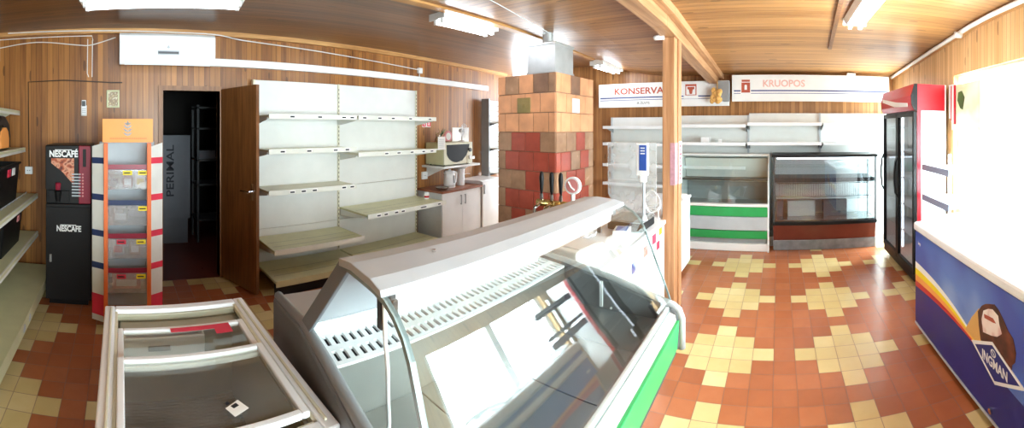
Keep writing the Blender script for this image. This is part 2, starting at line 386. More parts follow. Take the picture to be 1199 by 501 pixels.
# ceiling: a grid that follows the roof's slight fall towards the far wall
m = MB(); NU, NV = 44, 34
vs = [-2.4 + 7.4 * j / NV for j in range(NV + 1)]
vs = sorted(vs + [2.5])
uu = [-2.6 + 9.6 * i / NU for i in range(NU + 1)]
G = [[m.bm.verts.new((u, v, ceil_z(u, v))) for v in vs] for u in uu]
G2 = [[m.bm.verts.new((u, v, 3.1)) for v in vs] for u in uu]
for i in range(NU):
    for j in range(len(vs) - 1):
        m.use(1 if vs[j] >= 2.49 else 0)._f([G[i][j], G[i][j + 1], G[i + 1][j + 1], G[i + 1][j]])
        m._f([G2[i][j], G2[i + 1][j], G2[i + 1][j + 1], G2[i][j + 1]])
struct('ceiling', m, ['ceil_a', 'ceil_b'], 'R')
# trims
def cz(x, y): return ceil_z(*uv(x, y))
m = MB()
xs = [XS + (XB - 0.1 - XS) * i / 14 for i in range(15)]
for a, b in zip(xs, xs[1:]):
    za, zb = cz(a, 4.07), cz(b, 4.07)
    m.hexa([(a, 4.04, za - 0.05), (b, 4.04, zb - 0.05), (b, YL, zb - 0.05), (a, YL, za - 0.05), (a, 4.04, za), (b, 4.04, zb), (b, YL, zb), (a, YL, za)])
struct('trim_1', m, 'trim')
m = MB()
us = [-1.2 + 0.4 * i for i in range(16)]
for a, b in zip(us, us[1:]):
    za, zb = ceil_z(a, 2.5), ceil_z(b, 2.5)
    m.hexa([(a, 2.46, za - 0.022), (b, 2.46, zb - 0.022), (b, 2.54, zb - 0.022), (a, 2.54, za - 0.022), (a, 2.46, za), (b, 2.46, zb), (b, 2.54, zb), (a, 2.54, za)])
struct('trim_2', m, 'trim', 'R')
m = MB()
us = [-1.4 + 0.45 * i for i in range(17)]
for a, b in zip(us, us[1:]):
    b = min(b, UF); za, zb = ceil_z(a, VW), ceil_z(b, VW)
    m.hexa([(a, VW, za - 0.05), (b, VW, zb - 0.05), (b, VW + 0.04, zb - 0.05), (a, VW + 0.04, za - 0.05), (a, VW, za), (b, VW, zb), (b, VW + 0.04, zb), (a, VW + 0.04, za)])
struct('trim_3', m, 'trim', 'R')
m = MB()
us = [2.2 + 0.35 * i for i in range(7)]
for a, b in zip(us, us[1:]):
    va, vb = -0.42 - 0.07 * (a - 2.2), -0.42 - 0.07 * (b - 2.2)
    za, zb = ceil_z(a, va), ceil_z(b, vb)
    m.hexa([(a, va - .02, za - 0.02), (b, vb - .02, zb - 0.02), (b, vb + .02, zb - 0.02), (a, va + .02, za - 0.02), (a, va - .02, za), (b, vb - .02, zb), (b, vb + .02, zb), (a, va + .02, za)])
struct('trim_4', m, 'doorw', 'R')
# windows of the right wall
for k, (a, b, c, d) in enumerate(WINS):
    m = MB(); y0, y1 = VW - 0.11, VW - 0.05
    m.box(a, y0, c, b, y1, c + 0.06).box(a, y0, d - 0.06, b, y1, d).box(a, y0, c, a + 0.06, y1, d).box(b - 0.06, y0, c, b, y1, d)
    mid = (a + b) / 2; m.box(mid - 0.04, y0, c, mid + 0.04, y1, d)
    w = struct('window_%d' % (k + 1), m, 'white', 'R')
    m = MB(); m.box(a + .05, VW - 0.085, c + .05, mid - .03, VW - 0.079, d - .05); struct('pane', m, 'glass', parent=w)
    m = MB(); m.box(mid + .03, VW - 0.085, c + .05, b - .05, VW - 0.079, d - .05); struct('pane', m, 'glass', parent=w)
    m = MB(); m.box(a - 0.03, VW - 0.05, c - 0.04, b + 0.03, VW + 0.05, c); struct('window_sill', m, 'white', parent=w)
# door in the left wall
dr = bpy.data.objects.new('door_1', None); COL.objects.link(dr); dr['kind'] = 'structure'
m = MB(); m.box(DX0 - 0.05, YL - 0.02, 0, DX0, YL + 0.13, DZ + 0.05).box(DX1, YL - 0.02, 0, DX1 + 0.04, YL + 0.13, DZ + 0.05).box(DX0, YL - 0.02, DZ, DX1, YL + 0.13, DZ + 0.05)
struct('door_frame', m, 'frame', parent=dr)
hx, hy, ex, ey = DX1 + 0.01, YL - 0.02, 1.275, 3.50
d = Vector((ex - hx, ey - hy, 0)).normalized(); n = Vector((-d.y, d.x, 0)) * 0.038
def dp(t, z, k=0.0): p = Vector((hx, hy, 0)) + d * t + n * k; return (p.x, p.y, z)
Ld = sqrt((ex - hx) ** 2 + (ey - hy) ** 2)
m = MB(); m.hexa([dp(0, .02), dp(Ld, .02), dp(Ld, .02, 1), dp(0, .02, 1), dp(0, 2.04), dp(Ld, 2.04), dp(Ld, 2.04, 1), dp(0, 2.04, 1)])
leaf = struct('door_leaf', m, 'doorw', parent=dr)
m = MB(); h0, h1 = dp(Ld - .06, 1.0), dp(Ld - .06, 1.0, -1.3)
m.cyl(h0, h1, 0.011, 10).cyl(dp(Ld - .06, 1.0, -1.2), dp(Ld - .19, 1.0, -1.2), 0.009, 10)
m.hexa([dp(Ld - .08, .92, -.06), dp(Ld - .04, .92, -.06), dp(Ld - .04, .92, 0), dp(Ld - .08, .92, 0), dp(Ld - .08, 1.08, -.06), dp(Ld - .04, 1.08, -.06), dp(Ld - .04, 1.08, 0), dp(Ld - .08, 1.08, 0)])
struct('door_handle', m, 'chrome', parent=leaf)
# storeroom behind the door
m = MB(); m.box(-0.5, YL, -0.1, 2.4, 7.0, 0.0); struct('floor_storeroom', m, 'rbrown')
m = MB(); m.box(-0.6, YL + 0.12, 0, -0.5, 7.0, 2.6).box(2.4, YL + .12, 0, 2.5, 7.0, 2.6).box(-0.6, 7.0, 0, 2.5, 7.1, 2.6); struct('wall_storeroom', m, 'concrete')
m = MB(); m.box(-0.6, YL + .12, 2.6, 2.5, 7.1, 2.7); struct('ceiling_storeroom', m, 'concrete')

# ================================================================ big things first: the glass-fronted case in the middle
D0, D1 = 0.46, 1.77                                  # its near and far ends along u
PROF = [(.955, 1.252), (.90, 1.252), (.84, 1.25), (.78, 1.246), (.735, 1.236), (.695, 1.215), (.662, 1.185), (.637, 1.145), (.615, 1.09), (.592, 1.03), (.56, .95), (.53, .88), (.507, .815), (.497, .775)]
T = Thing('deli_display_case', 'curved glass deli case with empty steel deck and green striped front, in the middle', 'display case', 'R', (1.1, 1.05, 0))
m = MB(); m.box(D0 + .03, .82, .0, D1 - .03, 1.56, .12); T.part('plinth', m, 'dgrey', bevel=.005)
m = MB(); m.hexa([(D0 + .03, .80, .12), (D1 - .03, .80, .12), (D1 - .03, .82, .12), (D0 + .03, .82, .12), (D0 + .03, .80, .50), (D1 - .03, .80, .50), (D1 - .03, .82, .52), (D0 + .03, .82, .52)]).hexa([(D0 + .03, .80, .50), (D1 - .03, .80, .50), (D1 - .03, .82, .52), (D0 + .03, .82, .52), (D0 + .03, .53, .585), (D1 - .03, .53, .585), (D1 - .03, .55, .60), (D0 + .03, .55, .60)]).box(D0 + .03, 1.56, .12, D1 - .03, 1.60, .885).box(D0 + .03, .82, .12, D1 - .03, 1.56, .16)
T.part('body', m, 'mgrey', bevel=.004)
for x0, x1, nm in ((D0 - .02, D0 + .03, 'end_panel'), (D1 - .03, D1 + .02, 'end_panel')):
    m = MB(); m.prism([(.82, .0), (1.60, .0), (1.60, .90), (1.28, .935), (1.07, .912), (.80, .868), (.49, .782), (.468, .765), (.46, .73), (.455, .60), (.49, .565), (.80, .48)], 0, x0, x1)
    e = T.part(nm, m, 'endgrey', bevel=.012)
    m = MB(); pts = [(1.60, .902), (1.28, .937), (1.07, .914), (.80, .870), (.49, .784), (.466, .767), (.453, .73), (.452, .59)]
    m.tube([((x0 + x1) / 2, a, b) for a, b in pts], .019, 8); T.part('edge_trim', m, 'rubber' if x0 > 1 else 'mgrey', e, smooth=True)
m = MB(); m.box(D0 + .03, .505, .745, D1 - .03, .522, .787); T.part('glass_rail', m, 'white', bevel=.004)
m = MB(); m.hexa([(D0 + .03, .468, .725), (D1 - .03, .468, .725), (D1 - .03, .505, .735), (D0 + .03, .505, .735), (D0 + .03, .475, .755), (D1 - .03, .475, .755), (D1 - .03, .505, .765), (D0 + .03, .505, .765)])
T.part('front_rail', m, 'railbeige', bevel=.004)
m = MB(); m.hexa([(D0 + .03, .466, .595), (D1 - .03, .466, .595), (D1 - .03, .54, .60), (D0 + .03, .54, .60), (D0 + .03, .455, .732), (D1 - .03, .455, .732), (D1 - .03, .54, .725), (D0 + .03, .54, .725)])
T.part('green_stripe', m, 'green', bevel=.003, label='green front stripe')
m = MB(); m.box(D0 + .03, .470, .57, D1 - .03, .55, .595); T.part('lower_bumper', m, 'dgrey', bevel=.004)
us = [D0 + .03, .80, 1.12, 1.45, D1 - .03]
for a, b in zip(us, us[1:]):
    m = MB(); m.box(a + .002, .535, .715, b - .002, 1.07, .724); T.part('deck_sheet', m, 'dsteel', bevel=.002)
m = MB(); m.box(D0 + .03, 1.07, .70, D1 - .03, 1.082, .89); m.box(D0 + .03, .527, .70, D1 - .03, .54, .765); T.part('deck_wall', m, 'dsteel')
# perforated air grille: a plate pierced by two rows of slots
m = MB(); GZ = lambda y: .898 + (y - 1.07) * .10
def plate(a, b, y0, y1): m.hexa([(a, y0, GZ(y0) - .01), (b, y0, GZ(y0) - .01), (b, y1, GZ(y1) - .01), (a, y1, GZ(y1) - .01), (a, y0, GZ(y0)), (b, y0, GZ(y0)), (b, y1, GZ(y1)), (a, y1, GZ(y1))])
U0, U1 = D0 + .03, D1 - .03
for y0, y1 in ((1.07, 1.088), (1.137, 1.165), (1.215, 1.245)): plate(U0, U1, y0, y1)
k = U0
while k < U1 - .01:
    for y0, y1 in ((1.088, 1.137), (1.165, 1.215)): plate(k, min(k + .017, U1), y0, y1)
    k += .031
T.part('air_grille', m, 'white', label='white slotted air grille')
m = MB(); m.box(U0, 1.075, .84, U1, 1.245, .85); T.part('duct_floor', m, 'dgrey')
m = MB(); m.hexa([(U0 - .02, 1.243, .90), (U1 + .02, 1.243, .90), (U1 + .02, 1.30, .88), (U0 - .02, 1.30, .88), (U0 - .02, 1.243, .948), (U1 + .02, 1.243, .948), (U1 + .02, 1.29, .948), (U0 - .02, 1.29, .948)])
T.part('rear_rail', m, 'white', bevel=.004)
for a, b in ((U0 - .02, (U0 + U1) / 2 + .02), ((U0 + U1) / 2 - .02, U1 + .02)):
    k = 0 if a < .6 else .012
    m = MB(); m.hexa([(a, 1.256 + k, .945), (b, 1.256 + k, .945), (b, 1.264 + k, .945), (a, 1.264 + k, .945), (a, .962 + k, 1.238), (b, .962 + k, 1.238), (b, .97 + k, 1.238), (a, .97 + k, 1.238)])
    T.part('rear_door', m, 'galvp')
m = MB(); m.hexa([(U0 - .034, 1.225, .925), (U0 - .02, 1.225, .925), (U0 - .02, 1.285, .945), (U0 - .034, 1.285, .945), (U0 - .034, .915, 1.246), (U0 - .02, .915, 1.246), (U0 - .02, .972, 1.256), (U0 - .034, .972, 1.256)])
T.part('end_post', m, 'postgrey', bevel=.003)
m = MB(); m.hexa([(U1 + .02, 1.225, .925), (U1 + .034, 1.225, .925), (U1 + .034, 1.285, .945), (U1 + .02, 1.285, .945), (U1 + .02, .915, 1.246), (U1 + .034, .915, 1.246), (U1 + .034, .972, 1.256), (U1 + .02, .972, 1.256)])
T.part('end_post', m, 'postgrey', bevel=.003)
m = MB(); m.prism([(.972, 1.24), (.972, 1.262), (.90, 1.270), (.80, 1.264), (.752, 1.252), (.746, 1.238), (.752, 1.236), (.80, 1.244), (.90, 1.25)], 0, D0 - .005, D1 + .01); can = T.part('canopy', m, 'lgrey', bevel=.002)
m = MB(); m.cyl((.70, .86, 1.255), (.70, .86, 1.274), .006, 10); T.part('screw', m, 'chrome', can)
m = MB(); m.prism([(.795, 1.243), (.785, 1.235), (.795, 1.165), (.825, 1.155), (.87, 1.165), (.88, 1.245)], 0, D0 + .10, D1 - .03); T.part('lamp_cover', m, 'caselamp', can, bevel=.004, label='lit white lamp cover under the canopy')
for px in (D0 + .055, D1 - .05):
    m = MB(); m.box(px, .80, 1.185, px + .016, .865, 1.24).box(px + .002, .85, 1.10, px + .014, .872, 1.19).box(px, .79, 1.165, px + .016, .806, 1.20); T.part('lamp_holder', m, 'dgrey', can, bevel=.003)
m = MB(); m.sheet(PROF, 0, D0, D1, .007); cg = T.part('curved_glass', m, ['caseglass', 'edge'], smooth=False)
for q, w in ((D0, .014), (D1, .005)):
    m = MB(); m.sheet(PROF, 0, q - .004, q - .004 + w, .013 if q < 1 else .008); T.part('glass_edge', m, ['edge', 'edge'], cg)
m = MB(); pts = [(D0 + .058, .835, 1.19), (D0 + .07, .85, 1.08), (D0 + .09, .87, .99), (D0 + .11, .90, .90), (D0 + .13, .925, .80), (D0 + .14, .93, .733), (D0 + .20, .88, .729)]
def smoothpts(P, n=6):
    P = [Vector(p) for p in P]; out = []
    for i in range(len(P) - 1):
        p0, p1, p2, p3 = P[max(i - 1, 0)], P[i], P[i + 1], P[min(i + 2, len(P) - 1)]
        for k in range(n):
            t = k / n; out.append(.5 * ((2 * p1) + (p2 - p0) * t + (2 * p0 - 5 * p1 + 4 * p2 - p3) * t * t + (3 * p1 - p0 - 3 * p2 + p3) * t ** 3))
    return out + [P[-1]]
m.tube(smoothpts(pts), .006, 8); T.part('lamp_cord', m, 'wirew', smooth=True)
m = MB(); m.hexa([(D0 + .03, 1.295, .885), (D1 - .03, 1.295, .885), (D1 - .03, 1.60, .885), (D0 + .03, 1.60, .885), (D0 + .03, 1.295, .905), (D1 - .03, 1.295, .905), (D1 - .03, 1.60, .905), (D0 + .03, 1.60, .905)])
T.part('worktop', m, 'lgrey', bevel=.003)
m = MB(); m.cyl((U1 - .001, .80, .735), (U1 - .008, .80, .735), .006, 8); m.box(U1 - .012, .845, .735, U1 - .001, .86, .86); T.part('end_clip', m, 'white')

# ---------------------------------------------------------------- chest freezer with sliding lids (front left)
FX0, FX1, FY0, FY1, FZ = -.057, .541, .875, 1.70, .84
T = Thing('chest_freezer', 'open white chest freezer with sliding framed glass lids, left of the deli case', 'freezer', 'L', ((FX0 + FX1) / 2, (FY0 + FY1) / 2, 0))
m = MB(); t = .05
m.box(FX0, FY0, .06, FX0 + t, FY1, .80).box(FX1 - t, FY0, .06, FX1, FY1, .80).box(FX0 + t, FY0, .06, FX1 - t, FY0 + t, .80).box(FX0 + t, FY1 - t, .06, FX1 - t, FY1, .80).box(FX0 + t, FY0 + t, .06, FX1 - t, FY1 - t, .12)
T.part('body', m, 'white', bevel=.006)
m = MB(); e = .003
m.box(FX0 + t, FY0 + t, .44, FX1 - t, FY1 - t, .46)
for k in range(42): m.box(FX0 + t + .01, FY0 + t + .008 + k * .0168, .46, FX1 - t - .01, FY0 + t + .017 + k * .0168, .468)
T.part('tank_floor', m, 'tankfloor')
m = MB(); a, b, c, d = FX0 + t, FX1 - t, FY0 + t, FY1 - t
m.box(a, c, .46, a + .006, d, .80).box(b - .006, c, .34, b, d, .80).box(a, c, .34, b, c + .006, .80).box(a, d - .006, .34, b, d, .80)
T.part('tank_lining', m, 'tank')
m = MB(); w = .034; o = .010
m.box(FX0 - o, FY0 - o, .80, FX0 + w, FY1 + o, FZ).box(FX1 - w, FY0 - o, .80, FX1 + o, FY1 + o, FZ).box(FX0 + w, FY1 - w, .80, FX1 - w, FY1 + o, FZ).box(FX0 + w, FY0 - o, .80, FX1 - w, FY0 + w, FZ)
T.part('top_frame', m, 'white_m', bevel=.006)
m = MB(); m.box(FX0 + w, FY0 + w, .80, FX1 - w, FY0 + w + .008, .835).box(FX0 + w, FY0 + w, .815, FX0 + w + .012, FY1 - w, .835).box(FX1 - w - .012, FY0 + w, .815, FX1 - w, FY1 - w, .835).box(FX0 + w - .02, FY0 + .02, FZ, FX0 + w - .012, FY1 - .02, FZ + .008).box(FX1 - w + .012, FY0 + .02, FZ, FX1 - w + .02, FY1 - .02, FZ + .008)
T.part('lid_track', m, 'cream', bevel=.002)
m = MB(); m.box(FX0 + w, FY1 - w - .10, .79, FX1 - w, FY1 - w, .80).box(FX0 + w, FY1 - w - .012, .80, FX1 - w, FY1 - w, .825); T.part('fixed_ledge', m, 'tank', bevel=.003)
def lid(y0, y1, z, fw=.023):
    m = MB(); x0, x1 = FX0 + w + .012, FX1 - w - .012
    m.box(x0, y0, z, x0 + fw, y1, z + .018).box(x1 - fw, y0, z, x1, y1, z + .018).box(x0 + fw, y0, z, x1 - fw, y0 + fw, z + .018).box(x0 + fw, y1 - fw, z, x1 - fw, y1, z + .018)
    f = T.part('sliding_lid', m, 'ripple', bevel=.004)
    m = MB(); m.box(x0 + fw - .004, y0 + fw - .004, z + .006, x1 - fw + .004, y1 - fw + .004, z + .011); T.part('lid_glass', m, 'lidglass', f)
    return f
la = lid(1.28, 1.53, .816)
lb = lid(.93, 1.305, .836)
m = MB(); x0 = FX0 + .25; m.box(x0, 1.475, .8375, x0 + .235, 1.505, .8382).box(x0 + .17, 1.435, .8375, x0 + .235, 1.475, .8382); T.part('red_tape', m, 'pink', la, label='torn red tape on the lid')
T = Thing('storage_bin', 'white bin with a grey handle hanging inside the chest freezer at its far end', 'bin', 'L', (.17, 1.58, .65))
m = MB(); m.box(.01, 1.54, .67, .34, 1.552, .785).box(.01, 1.62, .67, .34, 1.632, .785).box(.01, 1.552, .67, .022, 1.62, .785).box(.328, 1.552, .67, .34, 1.62, .785).box(.01, 1.54, .65, .34, 1.632, .67); b = T.part('bin_body', m, 'white', bevel=.004)
m = MB(); m.box(.11, 1.532, .735, .20, 1.54, .755); T.part('handle', m, 'grey', b, bevel=.003)
m = MB(); m.hexa([(.300, .985, .855), (.345, 1.005, .855), (.325, 1.045, .855), (.283, 1.022, .855), (.300, .985, .8556), (.345, 1.005, .8556), (.325, 1.045, .8556), (.283, 1.022, .8556)])
m.use(1).hexa([(.305, 1.015, .8557), (.322, 1.022, .8557), (.316, 1.034, .8557), (.299, 1.026, .8557), (.305, 1.015, .8562), (.322, 1.022, .8562), (.316, 1.034, .8562), (.299, 1.026, .8562)])
m.hexa([(.290, 1.032, .8557), (.300, 1.036, .8557), (.298, 1.047, .8557), (.286, 1.042, .8557), (.290, 1.032, .8562), (.300, 1.036, .8562), (.298, 1.047, .8562), (.286, 1.042, .8562)])
solo('torn_sticker', m, ['paper', 'black'], 'torn white sticker lying on the near lid of the chest freezer', 'sticker', 'L', (.315, 1.015, .855))

# ---------------------------------------------------------------- shelving against the left wall: two bays
def ticket_row(T, shelf, xs, y, z, faceL=True, w=.05):
    for x in xs:
        m = MB()
        if faceL: m.box(x, y - .0035, z - .002, x + w * 1.3, y - .002, z + .034).use(1).box(x + .006, y - .004, z + .006, x + w * 1.1, y - .0035, z + .022)
        else: m.box(y - .0015, x, z + .006, y, x + w, z + .028).use(1).box(y - .002, x + .006, z + .012, y - .0015, x + w * .7, z + .021)
        T.part('price_ticket', m, ['paper', 'ink'], shelf)
def bay(label, X0, X1, shelves, base, ztop, group, first):
    T = Thing('wall_shelving', label, 'shelving', 'L', ((X0 + X1) / 2, 3.8, 0), group)
    n = 5; hz = (ztop - .1) / n
    for k in range(n):
        m = MB(); m.box(X0 + .012, 4.0, .1 + k * hz + .002, X1 - .012, 4.015, .1 + (k + 1) * hz - .002); T.part('back_panel', m, 'panel', bevel=.002)
    for x in ((X0, X1) if first else (X1,)):
        m = MB(); m.box(x - .012, 3.985, 0, x + .012, 4.05, ztop)
        for k in range(int(ztop / .05) - 2): m.use(1).box(x - .004, 3.9835, .12 + k * .05, x + .004, 3.985, .145 + k * .05).use(0)
        T.part('upright', m, ['cream', 'dgrey'])
    for (z, dep, mat, tx) in shelves:
        y0 = 3.985 - dep
        m = MB(); m.box(X0 + .012, y0 + .01, z - .022, X1 - .012, 3.984, z).box(X0 + .012, y0 + .01, z - .03, X1 - .012, y0 + .022, z)
        s = T.part('shelf', m, mat, bevel=.002)
        m = MB(); m.hexa([(X0 + .012, y0, z - .042), (X1 - .012, y0, z - .042), (X1 - .012, y0 + .01, z - .042), (X0 + .012, y0 + .01, z - .042), (X0 + .012, y0 + .001, z + .010), (X1 - .012, y0 + .001, z + .010), (X1 - .012, y0 + .01, z + .010), (X0 + .012, y0 + .01, z + .010)])
        T.part('price_rail', m, 'rail', s, bevel=.001)
        if dep > .5:
            for q in (.25, .5): 
                m = MB(); m.box(X0 + .05, y0 + dep * q, z + .0005, X1 - .05, y0 + dep * q + .004, z + .001); T.part('shelf_seam', m, 'dgrey', s)
        for x in (X0 + .016, X1 - .022):
            m = MB(); m.prism([(y0 + .06, z - .022), (3.984, z - .022), (3.984, z - .10), (3.95, z - .095), (y0 + .06, z - .045)], 0, x, x + .006); T.part('bracket', m, 'panel')
        ticket_row(T, s, [X0 + (X1 - X0) * q for q in tx], y0 - .0005, z - .032)
    m = MB(); y0 = 3.985 - base
    m.box(X0 + .012, y0, .13, X1 - .012, 3.984, .155).box(X0 + .012, y0 - .006, .10, X1 - .012, y0, .16); s = T.part('base_shelf', m, 'ivory', bevel=.002)
    for q in (.25, .5):
        m = MB(); m.box(X0 + .05, y0 + base * q, .1555, X1 - .05, y0 + base * q + .004, .156); T.part('shelf_seam', m, 'dgrey', s)
    m = MB(); m.box(X0 + .012, y0 + .03, 0, X1 - .012, y0 + .045, .13); T.part('kick_plate', m, 'black')
    return T
bay('left bay of the white wall shelving, beside the open door', 1.43, 2.51, [(1.755, .40, 'cream', (.22, .52, .80, .97 - .07)), (1.40, .40, 'cream', (.12, .40, .70, .84)), (.985, .40, 'cream', (.22, .34, .46, .80, .9)), (.435, .55, 'ivory', ())], .58, 2.15, 'white shelving bays on the left wall', True)
bay('right bay of the white wall shelving, beside the kitchenette', 2.51, 3.80, [(1.755, .40, 'cream', (.05, .22, .38, .60, .87)), (1.335, .40, 'cream', (.30, .45, .62, .78, .9)), (.665, .58, 'ivory', (.10, .18, .30, .38, .62, .66, .86))], .50, 2.15, 'white shelving bays on the left wall', False)

# ---------------------------------------------------------------- tiled stove
SU0, SU1, SV0, SV1, SZ = 3.17, 3.95, 2.05, 2.79, 2.17
T = Thing('tiled_stove', 'tall square stove clad in red, brown and peach glazed tiles', 'stove', 'R', ((SU0 + SU1) / 2, (SV0 + SV1) / 2, 0))
m = MB(); m.box(SU0 + .006, SV0 + .006, 0, SU1 - .006, SV1 - .006, SZ - .006)
rows = 11; rh = SZ / rows; rnd = random.Random(3); MT = {'g': 0, 'r': 1, 'b': 2, 'p': 3, 'o': 4, 'd': 5}
def tcol(r, edge, face):
    if r == 10: return ('d', 'b', 'p', 'p')[int(rnd.random() * 4)]
    if r in (8, 9): return 'p'
    if edge: return 'b'
    return 'r' if rnd.random() < .86 else 'b'
TW = .2
for face in range(4):
    L = (SV1 - SV0) if face in (0, 2) else (SU1 - SU0)
    for r in range(rows):
        z0, z1 = r * rh + .003, (r + 1) * rh - .003
        q = L / 4
        cuts = [q * i for i in range(5)] if r % 2 else [0, q * .45] + [q * (.45 + i) for i in (1, 2, 3)] + [L]
        for i, (a, b) in enumerate(zip(cuts, cuts[1:])):
            c = tcol(r, i in (0, len(cuts) - 2) and (r % 2 or i > 0), face); m.use(MT[c]); a2, b2 = a + .003, b - .003
            if face == 0: m.box(SU0 - .006, SV0 + a2, z0, SU0 + .004, SV0 + b2, z1)
            elif face == 1: m.box(SU0 + a2, SV0 - .006, z0, SU0 + b2, SV0 + .004, z1)
            elif face == 2: m.box(SU1 - .004, SV0 + a2, z0, SU1 + .006, SV0 + b2, z1)
            else: m.box(SU0 + a2, SV1 - .004, z0, SU0 + b2, SV1 + .006, z1)
T.part('stove_body', m, ['grouts', 't_red', 't_brn', 't_peach', 't_olive', 't_dark'], bevel=.004)
m = MB(); m.box(SU0 - .014, SV0 + .30, 1.775, SU0 - .004, SV0 + .47, 1.93).box(SU0 - .022, SV0 + .37, 1.83, SU0 - .012, SV0 + .40, 1.86); T.part('soot_door', m, 't_olive', bevel=.004, label='small olive metal soot door')
m = MB(); m.box(SU0 + .30, SV0 - .014, 1.78, SU0 + .45, SV0 - .004, 1.93); T.part('vent_cover', m, 'white', bevel=.004, label='small white vent cover')
m = MB(); m.box(SU0 + .02, SV0 + .02, SZ, SU0 + .37, SV0 + .36, 2.47); T2 = Thing('flue_box', 'galvanised sheet metal flue box standing on the tiled stove', 'flue', 'R', (SU0 + .2, SV0 + .2, SZ))
fb = T2.part('box_casing', m, 'galv', bevel=.004)
m = MB(); m.box(SU0 + .012, SV0 + .012, 2.45, SU0 + .378, SV0 + .368, 2.474); T2.part('seam_flange', m, 'galv', fb, bevel=.002)
m = MB(); m.box(SU0 + .012, SV0 + .012, SZ, SU0 + .378, SV0 + .368, SZ + .02); T2.part('seam_flange', m, 'galv', fb, bevel=.002)
m = MB(); m.cyl((SU0 + .16, SV0 + .2, 2.474), (SU0 + .16, SV0 + .2, 2.60), .055, 18); T2.part('flue_pipe', m, 'galv', smooth=False)

# ---------------------------------------------------------------- post and beam
PU0, PU1, PV0, PV1 = 3.27, 3.47, .90, 1.012
m = MB(); m.box(PU0, PV0, 0, PU0 + .098, PV1, 2.42).box(PU0 + .102, PV0 - .012, 0, PU1, PV1 - .008, 2.42)
struct('trim_5', m, 'post', 'R', bevel=.006)
m = MB()
def bm_(u0, u1, v0, v1, d0, d1):
    z0, z1 = ceil_z(u0, (v0 + v1) / 2), ceil_z(u1, (v0 + v1) / 2)
    m.hexa([(u0, v0, z0 - d0), (u1, v0, z1 - d1), (u1, v1, z1 - d1), (u0, v1, z0 - d0), (u0, v0, z0 + .02), (u1, v0, z1 + .02), (u1, v1, z1 + .02), (u0, v1, z0 + .02)])
for a, b in ((-1.2, 3.0), (3.0, UF - .02)): bm_(a, b, .885, 1.02, .16, .16)
for a, b in ((-1.2, 3.0), (3.0, UF - .02)): bm_(a, b, 1.02, 1.07, .07, .07); bm_(a, b, .82, .885, .07, .07)
struct('trim_6', m, 'beam', 'R', bevel=.005)

# ---------------------------------------------------------------- ice cream chest with its printed front (right)
IU0, IU1, IV0, IV1 = 1.18, 2.95, -1.70, -1.08
T = Thing('ice_cream_freezer', 'blue and white ice cream chest freezer under the window, cone printed on its front', 'freezer', 'R', ((IU0 + IU1) / 2, (IV0 + IV1) / 2, 0))
m = MB(); m.box(IU0, IV0, .05, IU1, IV1, .80); T.part('body', m, 'white', bevel=.02)
m = MB(); m.box(IU0 - .012, IV0 - .012, .80, IU1 + .012, IV1 + .014, .865); T.part('top_rim', m, 'white_m', bevel=.018)
m = MB(); prof = [(IV0 + .06, .868), (IV0 + .16, .885), (IV0 + .31, .892), (IV0 + .46, .885), (IV1 - .05, .868)]
for a, b, dz in ((IU0 + .05, (IU0 + IU1) / 2 + .04, 0), ((IU0 + IU1) / 2 - .04, IU1 - .05, .012)):
    m = MB(); m.sheet([(p, z + dz) for p, z in prof], 0, a, b, -.006); l = T.part('curved_lid', m, ['glass', 'white'])
    for q in (a, b): m = MB(); m.tube([(q, p, z + dz + .003) for p, z in prof], .010, 8); T.part('lid_frame', m, 'white', l)
y = IV1 + .0015
m = MB(); m.box(IU0 + .01, IV1 - .01, .07, IU1 - .012, y, .795); pn = T.part('printed_front', m, 'mblue', label='blue printed front')
def art(pts, mat, nm, lvl, parent=pn, lab=None):
    m = MB(); m.prism(pts, 1, y - .001, y + .0006 * lvl); return T.part(nm, m, mat, parent, label=lab)
def bez(p0, p1, p2, n=12): return [tuple((1 - t) ** 2 * a + 2 * t * (1 - t) * b + t * t * c for a, b, c in zip(p0, p1, p2)) for t in [i / n for i in range(n + 1)]]
E1, W0 = IU1 - .012, IU0 + .01
lo_ = bez((E1, .355), (2.35, .42), (1.93, .372)); 
art(lo_ + bez((1.93, .372), (1.6, .30), (W0, .30))[1:] + [(W0, .07), (E1, .07)], 'dblue', 'dark_sweep', 1)
art(bez((E1, .79), (2.4, .74), (1.93, .44)) + bez((1.93, .40), (2.4, .56), (E1, .565)), 'mblue', 'light_sweep', 1)
tops = [(.55, .555, .40), (.50, .52, .393), (.45, .485, .387), (.40, .452, .380), (.355, .42, .372)]
for k, mt in enumerate(('paper', 'yellow', 'orange', 'red')):
    (a0, b0, c0), (a1, b1, c1) = tops[k], tops[k + 1]
    art(bez((E1, a0), (2.30, b0), (1.93, c0)) + bez((E1, a1), (2.30, b1), (1.93, c1))[::-1], mt, 'rainbow_band', 2)
art([(2.07, .415), (1.99, .52), (1.905, .605), (1.87, .55), (1.86, .43), (1.93, .40)], 'cone', 'wafer_cone', 3)
sc = [(1.915, .585), (1.87, .635), (1.83, .66), (1.79, .675), (1.74, .692), (1.70, .681), (1.655, .65), (1.608, .61), (1.565, .59), (1.54, .53), (1.55, .48), (1.575, .455), (1.58, .42), (1.68, .40), (1.80, .40), (1.885, .44), (1.905, .51)]
art(sc, 'choc', 'chocolate_scoop', 4)
art([(1.852, .615), (1.80, .645), (1.755, .66), (1.70, .648), (1.69, .61), (1.665, .57), (1.71, .535), (1.77, .515), (1.855, .495), (1.872, .56)], 'icecream', 'ice_cream_swirl', 5)
art([(1.845, .60), (1.75, .615), (1.72, .60), (1.75, .592), (1.84, .58)], 'redink', 'swirl_stripe', 6)
art([(1.99, .388), (1.757, .487), (1.46, .392), (1.732, .275)], 'white', 'badge_border', 7)
